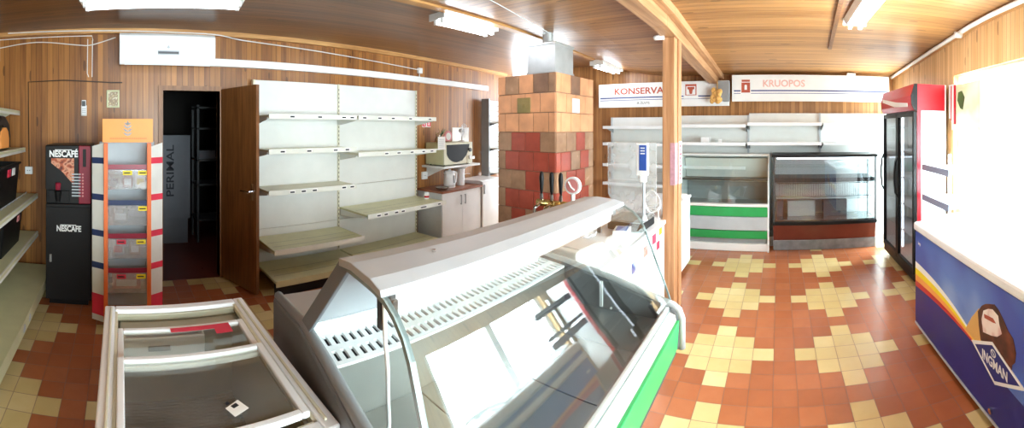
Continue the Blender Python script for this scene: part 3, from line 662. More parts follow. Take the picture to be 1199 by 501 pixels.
art([(1.945, .387), (1.757, .470), (1.505, .391), (1.734, .293)], 'dblue', 'badge', 8)
T.word('maker_name', 'INGMAN', .072, (1.735, y + .0055, .375), FRW, 'white', pn, .0006, .0015, .25)
c0 = (1.745, .432)
m = MB()
for k in range(24):
    a0, a1 = 2 * pi * k / 24, 2 * pi * (k + 1) / 24
    m.prism([(c0[0] + .026 * cos(a0), c0[1] + .02 * sin(a0)), (c0[0] + .026 * cos(a1), c0[1] + .02 * sin(a1)), (c0[0] + .02 * cos(a1), c0[1] + .015 * sin(a1)), (c0[0] + .02 * cos(a0), c0[1] + .015 * sin(a0))], 1, y + .003, y + .0055)
m.prism([(c0[0] + .014, c0[1] + .014), (c0[0] + .018, c0[1] + .01), (c0[0] - .014, c0[1] - .014), (c0[0] - .018, c0[1] - .01)], 1, y + .003, y + .0055)
T.part('badge_emblem', m, 'white', pn)
T.word('small_mark', 'iarp', .035, (IU1 - .10, y + .0015, .715), FRW, 'white', pn, .0006, .0008)
m = MB(); m.cyl((1.775, IV1 - .01, .11), (1.775, IV1 + .012, .11), .016, 14); T.part('lock', m, 'chrome', pn)
m = MB(); m.box(IU0 + .01, IV1 + .001, .055, IU1 - .01, IV1 + .006, .072); T.part('lower_edge', m, 'lgrey', pn)
for a in (IU0 + .1, IU1 - .1):
    for b in (IV0 + .08, IV1 - .08):
        m = MB(); m.cyl((a, b, 0), (a, b, .055), .025, 14); T.part('foot', m, 'black')

# ---------------------------------------------------------------- glass-door drinks fridge by the window wall
GU0, GU1, GV0, GV1, GH = 3.70, 4.85, -1.70, -1.335, 2.07
T = Thing('drinks_fridge', 'tall red two-door drinks fridge with black framed glass doors, by the window wall', 'fridge', 'R', ((GU0 + GU1) / 2, (GV0 + GV1) / 2, 0))
m = MB(); m.box(GU0, GV0, .06, GU0 + .03, GV1 - .04, GH).box(GU1 - .03, GV0, .06, GU1, GV1 - .04, GH).box(GU0 + .03, GV0, .06, GU1 - .03, GV0 + .03, GH).box(GU0 + .03, GV0, .06, GU1 - .03, GV1 - .05, .16).box(GU0 + .03, GV0, GH - .03, GU1 - .03, GV1 - .05, GH)
T.part('cabinet', m, 'white', bevel=.006)
m = MB(); m.box(GU0 - .003, GV1 - .085, .06, GU0, GV1 - .04, 1.80).box(GU0 - .003, GV0 + .02, 1.80, GU0, GV1 - .04, GH); T.part('side_stripe', m, 'red', label='red stripe on the white side')
m = MB(); m.box(GU0, GV1 - .04, .06, GU1, GV1 - .01, .13); T.part('kick_grille', m, 'black', bevel=.004)
m = MB(); sg = [(GV1 - .04, 1.80), (GV1 - .01, 1.80), (GV1 + .025, 1.86), (GV1 + .03, 1.95), (GV1 + .005, 2.03), (GV1 - .005, GH), (GV1 - .04, GH)]
m.prism(sg, 0, GU0, GU1); hd = T.part('header_sign', m, 'red', bevel=.003)
m = MB()
m.prism([(GU0 + .10, 1.84), (GU0 + .55, 1.86), (GU1 - .10, 1.94), (GU1 - .10, 1.98), (GU0 + .50, 1.91), (GU0 + .10, 1.88)], 1, GV1 + .028, GV1 + .034); T.part('header_swoosh', m, 'white', hd)
for q in (GU0 - .012, GU1):
    m = MB(); m.prism(sg, 0, q, q + .012); T.part('header_cheek', m, 'black', hd)
mid = (GU0 + GU1) / 2
for a, b in ((GU0, mid - .004), (mid + .004, GU1)):
    m = MB(); z0, z1 = .14, 1.79; y0, y1 = GV1 - .038, GV1
    m.box(a, y0, z0, a + .04, y1, z1).box(b - .04, y0, z0, b, y1, z1).box(a + .04, y0, z0, b - .04, y1, z0 + .05).box(a + .04, y0, z1 - .05, b - .04, y1, z1)
    dd = T.part('glass_door', m, 'black', bevel=.004)
    m = MB(); m.box(a + .035, y0 + .014, z0 + .045, b - .035, y0 + .022, z1 - .045); T.part('door_pane', m, 'fglass', dd)
    hxx = b - .02 if a == GU0 else b - .02
    m = MB(); m.sheet([(GV1, .82), (GV1 + .03, .88), (GV1 + .042, 1.0), (GV1 + .042, 1.12), (GV1 + .03, 1.24), (GV1, 1.30)], 0, hxx - .016, hxx + .016, .018); T.part('handle', m, ['black', 'black'], dd)
for z in (.45, .75, 1.05, 1.35, 1.62):
    m = MB(); m.box(GU0 + .035, GV0 + .04, z, GU1 - .035, GV1 - .06, z + .006)
    for k in range(24): m.box(GU0 + .04 + k * .046, GV0 + .04, z + .006, GU0 + .046 + k * .046, GV1 - .06, z + .010)
    T.part('wire_shelf', m, 'white')
m = MB(); m.box(GU0 + .03, GV0 + .03, .16, GU1 - .03, GV0 + .036, GH - .03); T.part('inner_back', m, 'white')
for q in (GU0 + .05, mid): m = MB(); m.cyl((q, GV1 - .075, .25), (q, GV1 - .075, 1.75), .012, 10); T.part('added_fill_tube', m, 'filltube', smooth=True)  # glowing tubes added to lighten the dark fridge inside; none are visible
for a in (GU0 + .08, GU1 - .08):
    for b in (GV0 + .06, GV1 - .08):
        m = MB(); m.cyl((a, b, 0), (a, b, .062), .022, 12); T.part('foot', m, 'black')

# ---------------------------------------------------------------- refrigerated displays along the far wall
KV0, KV1, KU = .13, 1.36, 5.06
T = Thing('refrigerated_display', 'white refrigerated wall display with two green front stripes, behind the post', 'display case', 'R', (5.35, (KV0 + KV1) / 2, 0))
UB = 5.62
m = MB(); m.box(KU + .02, KV0, 0, UB, KV1, .10); T.part('plinth', m, 'white', bevel=.01)
m = MB(); m.box(KU + .06, KV0 + .03, .10, KU + .12, KV1 - .03, .165).box(KU + .10, KV0 + .03, .165, UB, KV1 - .03, .55); T.part('body', m, 'mgrey')
m = MB(); m.hexa([(KU + .03, KV0 + .01, .165), (KU + .10, KV0 + .01, .165), (KU + .10, KV1 - .01, .165), (KU + .03, KV1 - .01, .165), (KU + .01, KV0 + .01, .27), (KU + .10, KV0 + .01, .27), (KU + .10, KV1 - .01, .27), (KU + .01, KV1 - .01, .27)]); T.part('green_stripe', m, 'green', bevel=.006)
m = MB(); m.box(KU + .01, KV0 + .01, .275, KU + .10, KV1 - .01, .455); T.part('front_panel', m, 'lgrey', bevel=.012)
m = MB(); m.box(KU, KV0 + .01, .46, KU + .10, KV1 - .01, .585); T.part('green_stripe', m, 'green', bevel=.008)
m = MB(); m.box(KU - .012, KV0, .59, KU + .08, KV1, .625); T.part('front_rail', m, 'white', bevel=.008)
m = MB(); m.box(KU + .08, KV0 + .03, .55, UB - .05, KV1 - .03, .60); T.part('display_deck', m, 'dsteel', bevel=.004)
m = MB(); m.box(UB - .06, KV0 + .03, .60, UB, KV1 - .03, .90); T.part('back_wall', m, 'mgrey')
m = MB(); m.hexa([(UB - .10, KV0 + .03, .86), (UB, KV0 + .03, .86), (UB, KV1 - .03, .86), (UB - .10, KV1 - .03, .86), (UB - .22, KV0 + .03, 1.2), (UB, KV0 + .03, 1.2), (UB, KV1 - .03, 1.2), (UB - .22, KV1 - .03, 1.2)]); T.part('back_hood', m, 'panel', bevel=.005)
m = MB(); m.box(UB - .34, KV0 + .02, .90, UB - .06, KV1 - .02, .925); T.part('shelf', m, 'dgrey', bevel=.003)
for y0 in (KV0, KV1 - .02):
    m = MB(); m.prism([(KU + .0, .0), (UB, 0), (UB, 1.25), (UB - .30, 1.25), (UB - .40, 1.10), (KU + .08, .66), (KU, .60)], 1, y0, y0 + .02); T.part('end_panel', m, 'white', bevel=.003)
m = MB(); m.sheet([(UB - .28, 1.245), (UB - .40, 1.22), (KU + .14, 1.05), (KU + .07, .85), (KU + .045, .63)], 1, KV0 + .02, KV1 - .02, -.006); T.part('curved_glass', m, ['glass', 'edge'])
m = MB(); m.box(UB - .30, KV0, 1.23, UB, KV1, 1.262); T.part('top_cap', m, 'white', bevel=.006)

QV0, QV1, QU = -1.31, .075, 5.12
T = Thing('glass_showcase', 'black framed glass showcase with red-brown base, below the bright end of the far wall', 'display case', 'R', (5.4, (QV0 + QV1) / 2, 0))
m = MB(); m.box(QU + .04, QV0, .0, UB, QV1, .13); T.part('kick_panel', m, 'kick', bevel=.006)
m = MB(); m.hexa([(QU + .05, QV0, .13), (UB, QV0, .13), (UB, QV1, .13), (QU + .05, QV1, .13), (QU + .0, QV0, .34), (UB, QV0, .34), (UB, QV1, .34), (QU + .0, QV1, .34)]); T.part('base_panel', m, 'rbrown', bevel=.006)
m = MB(); m.box(QU - .02, QV0 - .01, .34, UB, QV1 + .01, .385); T.part('lower_frame', m, 'black', bevel=.006)
m = MB(); m.box(QU - .02, QV0 - .02, 1.235, UB, QV1 + .02, 1.27); T.part('top_frame', m, 'black', bevel=.005)
for v in (QV0, QV1 - .022):
    for u in (QU - .01, UB - .03): m = MB(); m.box(u, v, .385, u + .022, v + .022, 1.235); T.part('corner_post', m, 'dgrey')
m = MB(); m.box(QU, QV0 + .02, .385, QU + .006, QV1 - .02, 1.235); T.part('front_pane', m, 'fglass')
for v in (QV0, QV1 - .006): m = MB(); m.box(QU + .012, v, .385, UB - .03, v + .006, 1.235); T.part('side_pane', m, 'glass')
m = MB(); m.box(QU + .02, QV0 + .02, .90, UB - .03, QV1 - .02, .955); T.part('middle_shelf', m, 'dgrey', bevel=.003)
m = MB(); m.box(QU + .02, QV0 + .02, 1.10, UB - .10, QV1 - .02, 1.108); T.part('glass_shelf', m, 'caseglass')
m = MB(); m.box(UB - .03, QV0, .385, UB, QV1, 1.235); T.part('back_panel', m, 'white')
m = MB(); m.cyl((QU + .06, QV0 + .05, 1.215), (QU + .06, QV1 - .05, 1.215), .012, 10); T.part('case_glow', m, 'filltube', smooth=True)  # unseen glowing tube, added to brighten the showcase
m = MB(); m.box(QU + .02, QV0 + .02, .385, UB - .03, QV1 - .02, .40); T.part('deck', m, 'steel')
m = MB(); v = QV0 + .05
m.box(QU + .10, QV0 + .04, .66, UB - .05, QV1 - .04, .666)
while v < QV1 - .06: m.box(QU + .08, v, .70, QU + .086, v + .005, .88); v += .022
m.box(QU + .075, QV0 + .04, .875, QU + .09, QV1 - .04, .885).box(QU + .075, QV0 + .04, .695, QU + .09, QV1 - .04, .705); T.part('wire_rack', m, 'chrome')
for v0, v1, mt in ((-.95, -.62, 'carton'), (-.50, -.12, 'white'), (-.06, .03, 'carton')):
    m = MB(); m.box(QU + .25, v0, .40, UB - .05, v1, .62); T.part('inner_drawer', m, mt, bevel=.004)

# ---------------------------------------------------------------- shelving bays on the far wall
def fbay(label, v0, v1, ztop, shelves, ulast):
    T = Thing('wall_shelving', label, 'shelving', 'R', (5.6, (v0 + v1) / 2, 0), 'shelving bays on the far wall')
    n = 4; hz = (ztop - .1) / n
    for k in range(n):
        m = MB(); m.box(5.68, v0 + .012, .1 + k * hz + .002, 5.695, v1 - .012, .1 + (k + 1) * hz - .002); T.part('back_panel', m, 'panel', bevel=.002)
    for v in ((v0, v1) if ulast else (v0,)):
        m = MB(); m.box(5.665, v - .014, 0, 5.74, v + .014, ztop); T.part('upright', m, 'lgrey')
    for z, dep in shelves:
        m = MB(); m.box(5.68 - dep, v0 + .012, z - .02, 5.68, v1 - .012, z); s = T.part('shelf', m, 'white', bevel=.002)
        m = MB(); m.box(5.67 - dep, v0 + .012, z - .036, 5.68 - dep, v1 - .012, z + .008); T.part('price_rail', m, 'white_m', s, bevel=.002)
        for v in (v0 + .018, v1 - .026):
            m = MB(); m.prism([(5.70 - dep + .04, z - .02), (5.68, z - .02), (5.68, z - .10), (5.65, z - .09)], 1, v, v + .008); T.part('bracket', m, 'grey')
    m = MB(); m.box(5.30, v0 + .012, .10, 5.68, v1 - .012, .14).box(5.34, v0 + .012, 0, 5.36, v1 - .012, .10); T.part('base_shelf', m, 'white')
zs = [(1.645, .36), (1.395, .36), (1.08, .36), (.80, .36)]
fbay('far wall shelving bay next to the tiled stove, behind the scale', 1.50, 2.60, 1.79, zs, True)
fbay('far wall shelving bay right of the wooden post, above the green striped display', .447, 1.50, 1.81, [(1.665, .36), (1.415, .36), (1.08, .3)], False)
fbay('far wall shelving bay above the left half of the black framed showcase', -.60, .447, 1.84, [(1.69, .36), (1.42, .36)], False)
fbay('far wall shelving bay at the bright corner by the fridge', -1.64, -.60, 1.84, [(1.69, .36), (1.42, .36)], False)
for k, (v, w, h) in enumerate(((.98, .12, .075), (.80, .05, .05))):
    m = MB(); m.box(5.40, v, 1.395 + .022, 5.50, v + w, 1.395 + .022 + h); m.box(5.398, v + .01, 1.44, 5.40, v + w - .01, 1.45)
    solo('small_box', m, 'white', ('small white box on the second shelf right of the post', 'tiny white box on the second shelf, beside the larger white one')[k], 'box', 'R', (5.45, v, 1.417), bevel=.003)

# ---------------------------------------------------------------- shop banners over the far wall
def banner(label, v0, v1, z0, z1, u, word, wv, sub, emblem, ww, inkm):
    T = Thing('shop_banner', label, 'banner', 'R', (u, (v0 + v1) / 2, z0), 'banners over the far wall')
    m = MB(); m.box(u, v0, z0, u + .03, v1, z1); b = T.part('board', m, 'white', bevel=.003)
    h = z1 - z0; x = u - .0012
    for zz, t in ((.40, .018), (.30, .008)):
        m = MB(); m.box(x, v0 + .01, z0 + h * zz - t / 2, u + .001, v1 - .03, z0 + h * zz + t / 2); T.part('blue_line', m, 'blueink', b)
    T.word('lettering', word, .135, (x, wv, z0 + h * .66), FF, inkm, b, .0008, .003, ww)
    if sub: T.word('small_lettering', sub, .05, (x, wv - .06, z0 + h * .16), FF, 'ink', b, .0006, .0)
    return T, b, x
T, b, x = banner('long white banner with faded red lettering, left of and behind the post', .72, 2.80, 1.945, 2.315, 5.60, 'KONSERVAI', 2.10, 'IR ŽUVYS', 0, .84, 'redink')
vc = 1.29
m = MB(); m.box(x - .002, vc - .11, 2.055, x + .0005, vc + .11, 2.30); T.part('emblem_ground', m, 'white', b)
m = MB(); m.prism([(vc + .085, 2.27), (vc - .085, 2.27), (vc - .085, 2.105), (vc + .085, 2.105)], 0, x - .003, x - .0015); T.part('emblem_frame', m, 'redink', b)
m = MB(); m.prism([(vc + .07, 2.24), (vc - .07, 2.24), (vc - .07, 2.115), (vc + .07, 2.115)], 0, x - .004, x - .0025); T.part('emblem_field', m, 'white', b)
m = MB(); m.prism([(vc + .055, 2.23), (vc - .055, 2.23), (vc - .05, 2.195), (vc - .03, 2.19), (vc - .018, 2.125), (vc + .018, 2.125), (vc + .03, 2.19), (vc + .05, 2.195)], 0, x - .005, x - .0035); T.part('emblem', m, 'redink', b)
T, b, x = banner('white banner with a red packet emblem, nearest the window wall', -1.62, .675, 2.005, 2.385, 5.56, 'KRUOPOS', -.07, None, 1, .60, 'fadedred')
vc = .475
m = MB(); m.box(x - .002, vc - .075, 2.10, x + .0005, vc + .075, 2.335); T.part('emblem_ground', m, 'white', b)
m = MB(); m.prism([(vc + .062, 2.275), (vc - .062, 2.275), (vc - .062, 2.13), (vc + .062, 2.13)], 0, x - .003, x - .0015).prism([(vc + .06, 2.315), (vc - .06, 2.315), (vc - .058, 2.285), (vc + .058, 2.285)], 0, x - .003, x - .0015); T.part('emblem', m, 'redink', b)
m = MB(); m.prism([(vc + .018, 2.235), (vc, 2.245), (vc - .018, 2.235), (vc - .018, 2.17), (vc + .018, 2.17)], 0, x - .0042, x - .0028); T.part('emblem_window', m, 'white', b)
# straw ornament hanging off the beam's far end
T = Thing('straw_ornament', 'straw ornament hanging at the far end of the ceiling beam', 'ornament', 'R', (5.42, .87, 2.0))
m = MB(); rr = random.Random(5)
for k in range(26):
    a = rr.uniform(0, 2 * pi); q = rr.uniform(.02, .085); zc = rr.uniform(2.0, 2.17)
    m.ball((5.42 + .03 * cos(a), .87 + q * cos(a), zc), .022, .03, .04, 7)
T.part('straw_bunch', m, 'gold')
m = MB(); m.tube([(5.42, .87, 2.15), (5.42, .865, 2.30)], .004, 6); T.part('string', m, 'gold')
m = MB(); m.box(5.44, .70, 2.0, 5.52, .86, 2.29); m.box(5.436, .72, 2.02, 5.44, .84, 2.27)
solo('wall_speaker', m, 'mgrey', 'grey box on the wall between the two banners', 'box', 'R', (5.48, .78, 2.15), bevel=.004)
# small white sensor at the top of the post
T = Thing('motion_sensor', 'small white sensor fixed at the top of the wooden post', 'sensor', 'R', (3.26, 1.03, 2.40))
m = MB(); m.box(3.235, .99, 2.395, 3.27, 1.08, 2.425).ball((3.22, 1.045, 2.41), .022, .035, .02); T.part('sensor_body', m, 'white', bevel=.004)
m = MB(); m.cyl((3.25, 1.01, 2.42), (3.25, 1.01, 2.455), .008, 8); T.part('sensor_bracket', m, 'white')
# poster stuck on the post
T = Thing('paper_notice', 'torn red and white paper notice taped around the wooden post', 'notice', 'R', (3.37, .89, 1.3))
m = MB(); m.box(PU0 + .10, PV0 - .0145, 1.12, PU1 + .002, PV0 - .0125, 1.50); p0 = T.part('notice_sheet', m, 'paper')
m = MB(); m.box(PU0 - .003, PV0 + .001, 1.12, PU0 - .001, PV0 + .04, 1.49).box(PU0 - .003, PV0 - .003, 1.12, PU0 + .10, PV0 - .001, 1.49); T.part('notice_flap', m, 'flapink', label='dull pink folded flap')
m = MB(); rr = random.Random(9)
for k in range(9): 
    z = 1.16 + k * .036; m.box(PU0 + .115, PV0 - .0155, z, PU0 + .115 + rr.uniform(.04, .075), PV0 - .0145, z + .018)
T.part('notice_print', m, 'pink', p0)

# ---------------------------------------------------------------- long white counter beyond the case
C0, C1, CV0, CV1, CZ = 1.83, 3.08, .935, 1.66, .86
T = Thing('service_counter', 'white service counter with round stickers, between the deli case and the post', 'counter', 'R', ((C0 + C1) / 2, (CV0 + CV1) / 2, 0))
m = MB(); m.box(C0, CV0 + .03, .0, C1, CV1, .08); T.part('plinth', m, 'dgrey')
m = MB(); m.box(C0, CV0, .08, C1, CV1, CZ - .03); bd = T.part('body', m, 'white', bevel=.005)
m = MB(); m.box(C0 - .005, CV0 - .012, CZ - .03, C1 + .005, CV1 + .01, CZ); T.part('counter_top', m, 'white_m', bevel=.005)
for nm, u, z, r, mt in (('sticker_disc', 2.38, .70, .04, 'blueink'), ('sticker_disc', 2.62, .74, .045, 'redink'), ('sticker_disc', 2.81, .775, .045, 'pink'), ('sticker_disc', 2.97, .80, .04, 'yellow'), ('sticker_disc', 2.91, .70, .04, 'pink')):
    m = MB(); m.box(u - r, CV0 - .0015, z - r * .8, u + r, CV0, z + r * .8) if u > 2.5 else m.cyl((u, CV0, z), (u, CV0 - .0015, z), r, 20)
    T.part('sticker', m, mt, bd)
T = Thing('white_cabinet', 'low white cabinet standing behind the wooden post', 'cabinet', 'R', (3.85, 1.3, 0))
m = MB(); m.box(3.12, 1.05, .05, 4.50, 1.62, .80); T.part('cabinet_body', m, 'white', bevel=.006)
m = MB(); m.box(3.11, 1.036, .80, 4.515, 1.63, .83); T.part('cabinet_top', m, 'white_m', bevel=.005)
m = MB(); m.box(3.15, 1.09, 0, 4.46, 1.58, .05); T.part('plinth', m, 'dgrey')
for a in (3.14, 3.82):
    m = MB(); m.box(a, 1.042, .08, a + .66, 1.05, .78); q = T.part('door', m, 'white', bevel=.003)
    m = MB(); m.box(a + .60, 1.032, .55, a + .615, 1.043, .68); T.part('handle', m, 'lgrey', q)
m = MB(); m.box(4.30, 1.05, .83, 4.36, 1.13, .86); m.box(4.31, 1.06, .86, 4.35, 1.12, .868)
solo('paper_stack', m, 'paper', 'small stack of white paper on the end of the low white cabinet', 'paper', 'R', (4.33, 1.09, .83))
# pole scale
T = Thing('counter_scale', 'shop scale with blue display on a tall pole, beside the post', 'scale', 'R', (2.72, 1.12, CZ))
sx, sv = 2.69, .975
m = MB(); m.box(2.62, .96, CZ + .008, 2.90, 1.24, CZ + .07); T.part('scale_base', m, 'blackm', bevel=.01)
m = MB(); m.box(2.61, .955, CZ + .072, 2.91, 1.245, CZ + .082); T.part('scale_pan', m, 'steel', bevel=.004)
m = MB(); m.cyl((sx, sv, CZ + .082), (sx, sv, 1.30), .011, 12); m.cyl((sx, sv, CZ + .082), (sx, sv, CZ + .12), .03, 14, .018); pl = T.part('scale_pole', m, 'lgrey')
m = MB(); m.box(sx - .02, sv - .035, 1.27, sx + .02, sv + .055, 1.51).box(sx - .016, sv - .02, 1.22, sx + .016, sv + .03, 1.28); hd = T.part('display_head', m, 'white', pl, bevel=.008)
m = MB(); m.box(sx - .023, sv - .029, 1.31, sx - .019, sv + .028, 1.495); T.part('display_screen', m, 'blue', hd, label='blue display panel')
for k in range(3):
    m = MB(); m.box(sx - .0245, sv - .016, 1.43 + k * .02, sx - .0225, sv + .018, 1.438 + k * .02); T.part('display_line', m, 'paper', hd)
# coiled white cable beside the scale
m = MB()
pts = []
for k in range(70):
    a = 2 * pi * k / 24; pts.append((2.955 + .02 * sin(a * .37), 1.0 + .062 * cos(a) + .006 * sin(3.1 * a), CZ + .155 + .085 * sin(a) + .004 * k / 10))
pts += [(2.955, .955, CZ + .14), (2.96, .95, CZ + .07), (2.97, .95, CZ + .02), (2.99, .97, CZ + .007), (2.97, 1.02, CZ + .007)]
m.tube(smoothpts(pts, 2), .0035, 6)
solo('coiled_cable', m, 'wirew', 'coiled white cable on the counter next to the post', 'cable', 'R', (2.955, 1.06, CZ), smooth=True)
# cloudy acrylic guard behind the scale
T = Thing('acrylic_guard', 'cloudy clear acrylic guard on the counter behind the pole scale', 'screen', 'R', (3.02, 1.2, CZ))
m = MB(); m.prism([(1.02, CZ + .02), (1.30, CZ + .02), (1.42, 1.06), (1.425, 1.50), (.985, 1.50), (.985, 1.0)], 0, 3.02, 3.028); T.part('guard_sheet', m, 'acrylic')
for v in (1.05, 1.36): m = MB(); m.box(2.99, v, CZ, 3.05, v + .02, CZ + .06); T.part('guard_foot', m, 'lgrey')
# beer tap behind the case
T = Thing('beer_tap', 'brass beer tap with black handles and an oval badge, behind the deli case', 'tap', 'R', (2.28, 1.42, CZ))
tu, tv = 2.10, 1.34
m = MB(); m.lathe([(.06, 0), (.06, .012), (.035, .03), (.028, .12), (.03, .25), (.04, .27), (.03, .29)], (tu, tv, CZ), 20); T.part('tap_column', m, 'brass', smooth=False)
m = MB(); m.tube([(tu - .0, tv + .16, CZ + .27), (tu, tv - .16, CZ + .27)], .024, 14); br = T.part('tap_crossbar', m, 'brass', smooth=True)
for k in (-.02, .05, .13):
    m = MB(); m.cyl((tu, tv + k, CZ + .28), (tu, tv + k, CZ + .33), .011, 10); m.cyl((tu - .02, tv + k, CZ + .27), (tu - .08, tv + k, CZ + .25), .011, 10).cyl((tu - .08, tv + k, CZ + .25), (tu - .085, tv + k, CZ + .19), .009, 10); fa = T.part('faucet', m, 'chrome', br)
    m = MB(); m.lathe([(.006, 0), (.011, .02), (.016, .10), (.013, .135), (.004, .145)], (tu, tv + k, CZ + .33), 14); T.part('tap_handle', m, 'black', fa, smooth=True)
m = MB(); m.cyl((tu - .012, tv - .11, CZ + .40), (tu + .012, tv - .11, CZ + .40), .055, 24); m.cyl((tu, tv - .11, CZ + .28), (tu, tv - .11, CZ + .36), .012, 10); bd = T.part('badge', m, 'white', br)
m = MB(); m.cyl((tu - .014, tv - .11, CZ + .40), (tu - .012, tv - .11, CZ + .40), .043, 24); T.part('badge_face', m, 'pinkcl', bd)
m = MB(); m.tube([(tu - .015, tv - .085, CZ + .425), (tu - .015, tv - .105, CZ + .39), (tu - .015, tv - .13, CZ + .375)], .006, 6); T.part('badge_mark', m, 'white', bd)
# things lying on the counter behind the case
def pack(name, lab, cat, u, v, z, a, sx, sy, sz, mats, slope=0.0):
    T = Thing(name, lab, cat, 'R', (u, v, z)); T.root.rotation_euler.z = ROT + a
    T.o = Vector((0, 0, 0)); return T
T = pack('paper_carton', 'flat blue and white carton on the counter, against the scale', 'carton', 2.53, 1.08, CZ, .25, 0, 0, 0, 0)
m = MB(); m.box(-.075, -.055, 0, .075, .055, .05); q = T.part('carton_body', m, 'white', bevel=.003)
m = MB(); m.box(-.06, -.04, .05, .06, .04, .051); T.part('carton_print', m, 'blue', q)
T = pack('wrapping_paper_block', 'white block of wrapping paper on the counter close to the deli case', 'paper', 2.02, 1.14, CZ, -.15, 0, 0, 0, 0)
m = MB(); m.box(-.15, -.10, 0, .12, .12, .07); T.part('paper_block', m, 'paper', bevel=.012)
m = MB(); m.box(-.10, -.08, .072, .10, .08, .0735); T.part('top_sheet', m, 'white')
T = pack('plastic_bag_bundle', 'bundle of dark clear plastic bags lying at the deli case end', 'bag', 2.0, 1.46, CZ, .3, 0, 0, 0, 0)
m = MB(); rr = random.Random(2)
m.ball((0, 0, .045), .12, .09, .045, 12)
for v in m.bm.verts: v.co += Vector((rr.uniform(-.012, .012), rr.uniform(-.012, .012), rr.uniform(0, .012)))
T.part('bag_film', m, 'plastic_bag')
m = MB(); m.ball((.02, .01, .04), .07, .05, .032, 8); T.part('bag_contents', m, 'navy')
T = pack('shopping_bag_pile', 'crumpled grey and blue plastic bags on the counter left of the scale', 'bag', 2.33, 1.30, CZ, -.2, 0, 0, 0, 0)
m = MB(); m.ball((0, 0, .035), .14, .09, .035, 12)
for v in m.bm.verts: v.co += Vector((rr.uniform(-.015, .015), rr.uniform(-.015, .015), rr.uniform(0, .015)))
T.part('bag_film', m, 'plastic_bag')
m = MB(); m.hexa([(-.11, -.05, .06), (.02, -.06, .06), (.03, .0, .06), (-.1, .01, .06), (-.11, -.05, .066), (.02, -.06, .075), (.03, .0, .08), (-.1, .01, .07)]); T.part('bag_print', m, 'blue')
T = pack('open_leaflet', 'open white and red leaflet on the counter before the acrylic guard', 'leaflet', 2.74, 1.50, CZ, .5, 0, 0, 0, 0)
m = MB(); m.prism([(-.12, .002), (0, .03), (.12, .002), (.12, .004), (0, .032), (-.12, .004)], 1, -.10, .10); q = T.part('leaflet_sheet', m, 'paper')
m = MB(); m.prism([(.02, .0275), (.10, .0075), (.10, .0085), (.02, .0285)], 1, -.06, .06); T.part('leaflet_print', m, 'redink', q)

# ---------------------------------------------------------------- ceiling lamps
def lamp(label, u, v, L, tube='tube'):
    z = ceil_z(u, v); T = Thing('ceiling_lamp', label, 'lamp', 'R', (u, v, z), 'fluorescent ceiling lamps')
    sl = 0
    za, zb = ceil_z(u - L / 2, v), ceil_z(u + L / 2, v); z = min(za, zb)
    m = MB(); m.prism([(v - .07, z - .055), (v + .07, z - .055), (v + .10, z + .0), (v - .10, z + .0)], 0, u - L / 2, u + L / 2).box(u - L / 2, v - .05, z, u + L / 2, v + .05, max(za, zb)); T.part('lamp_body', m, 'white', bevel=.004)
    for dv in (-.045, .045):
        m = MB(); m.cyl((u - L / 2 + .03, v + dv, z - .075), (u + L / 2 - .03, v + dv, z - .075), .013, 12); t = T.part('lamp_tube', m, tube, smooth=True)
        for s in (-1, 1): m = MB(); c = u + s * (L / 2 - .025); m.box(c - .012, v + dv - .016, z - .095, c + .012, v + dv + .016, z - .05); T.part('tube_socket', m, 'white', t)
    for s in (-1, 1): m = MB(); c = u + s * L / 2; m.box(c - .008, v - .105, z - .06, c + .008, v + .105, z + .004); T.part('end_cap', m, 'white', bevel=.003)
lamp('lit tube lamp on the ceiling in front of the tiled stove', 2.55, 2.66, .70)
lamp('lit tube lamp on the ceiling between the stove and the far wall', 5.2, 2.46, .70)
lamp('lit tube lamp on the ceiling at the bright right side', 2.75, -.66, 1.2, 'tube_bright')
lamp('lit tube lamp on the ceiling above the air conditioner', -.05, 3.02, 1.25, 'tube_dim')

# ---------------------------------------------------------------- left wall: air conditioner, cable duct, small things
T = Thing('air_conditioner', 'white air conditioner unit high on the wooden left wall', 'air conditioner', 'L', (.49, YL, 2.28))
A0, A1, Z0, Z1 = -.01, .975, 2.265, 2.585
m = MB(); m.prism([(YL - .002, Z0 + .03), (YL - .16, Z0), (YL - .185, Z0 + .05), (YL - .20, Z0 + .12), (YL - .20, Z1 - .03), (YL - .17, Z1), (YL - .002, Z1)], 0, A0, A1); b = T.part('casing', m, 'white', bevel=.006)
m = MB(); m.prism([(YL - .163, Z0 - .004), (YL - .19, Z0 + .05), (YL - .205, Z0 + .115), (YL - .198, Z0 + .115), (YL - .15, Z0 + .0)], 0, A0 + .05, A1 - .05); T.part('air_flap', m, 'white_m', b, bevel=.002)
m = MB(); m.box(A0 + .385, YL - .207, Z0 + .095, A0 + .605, YL - .199, Z0 + .14); dsp = T.part('display_strip', m, 'lgrey', b, bevel=.002)
m = MB(); m.box(A0 + .39, YL - .209, Z0 + .105, A0 + .60, YL - .206, Z0 + .128); T.part('display_window', m, 'dgrey', dsp)
m = MB(); c = A0 + .495; m.prism([(c - .018, 2.43), (c + .018, 2.43), (c, 2.46)], 1, YL - .2015, YL - .1985).prism([(c - .012, 2.42), (c + .012, 2.42), (c, 2.428)], 1, YL - .2015, YL - .1985); T.part('logo', m, 'lgrey', b)
m = MB(); m.box(A1, YL - .06, 2.285, 5.62, YL, 2.365)
for x in (2.4, 4.0): m.box(x, YL - .062, 2.284, x + .004, YL - .06, 2.366)
solo('cable_duct', m, 'white', 'long white cable duct running along the wall from the air conditioner', 'duct', 'L', (3.3, YL, 2.325), bevel=.003)
T = Thing('remote_control', 'white remote control in a holder on the wooden wall', 'remote control', 'L', (-.385, YL, 1.83))
m = MB(); m.box(-.415, YL - .025, 1.75, -.355, YL, 1.86); T.part('holder', m, 'white', bevel=.004)
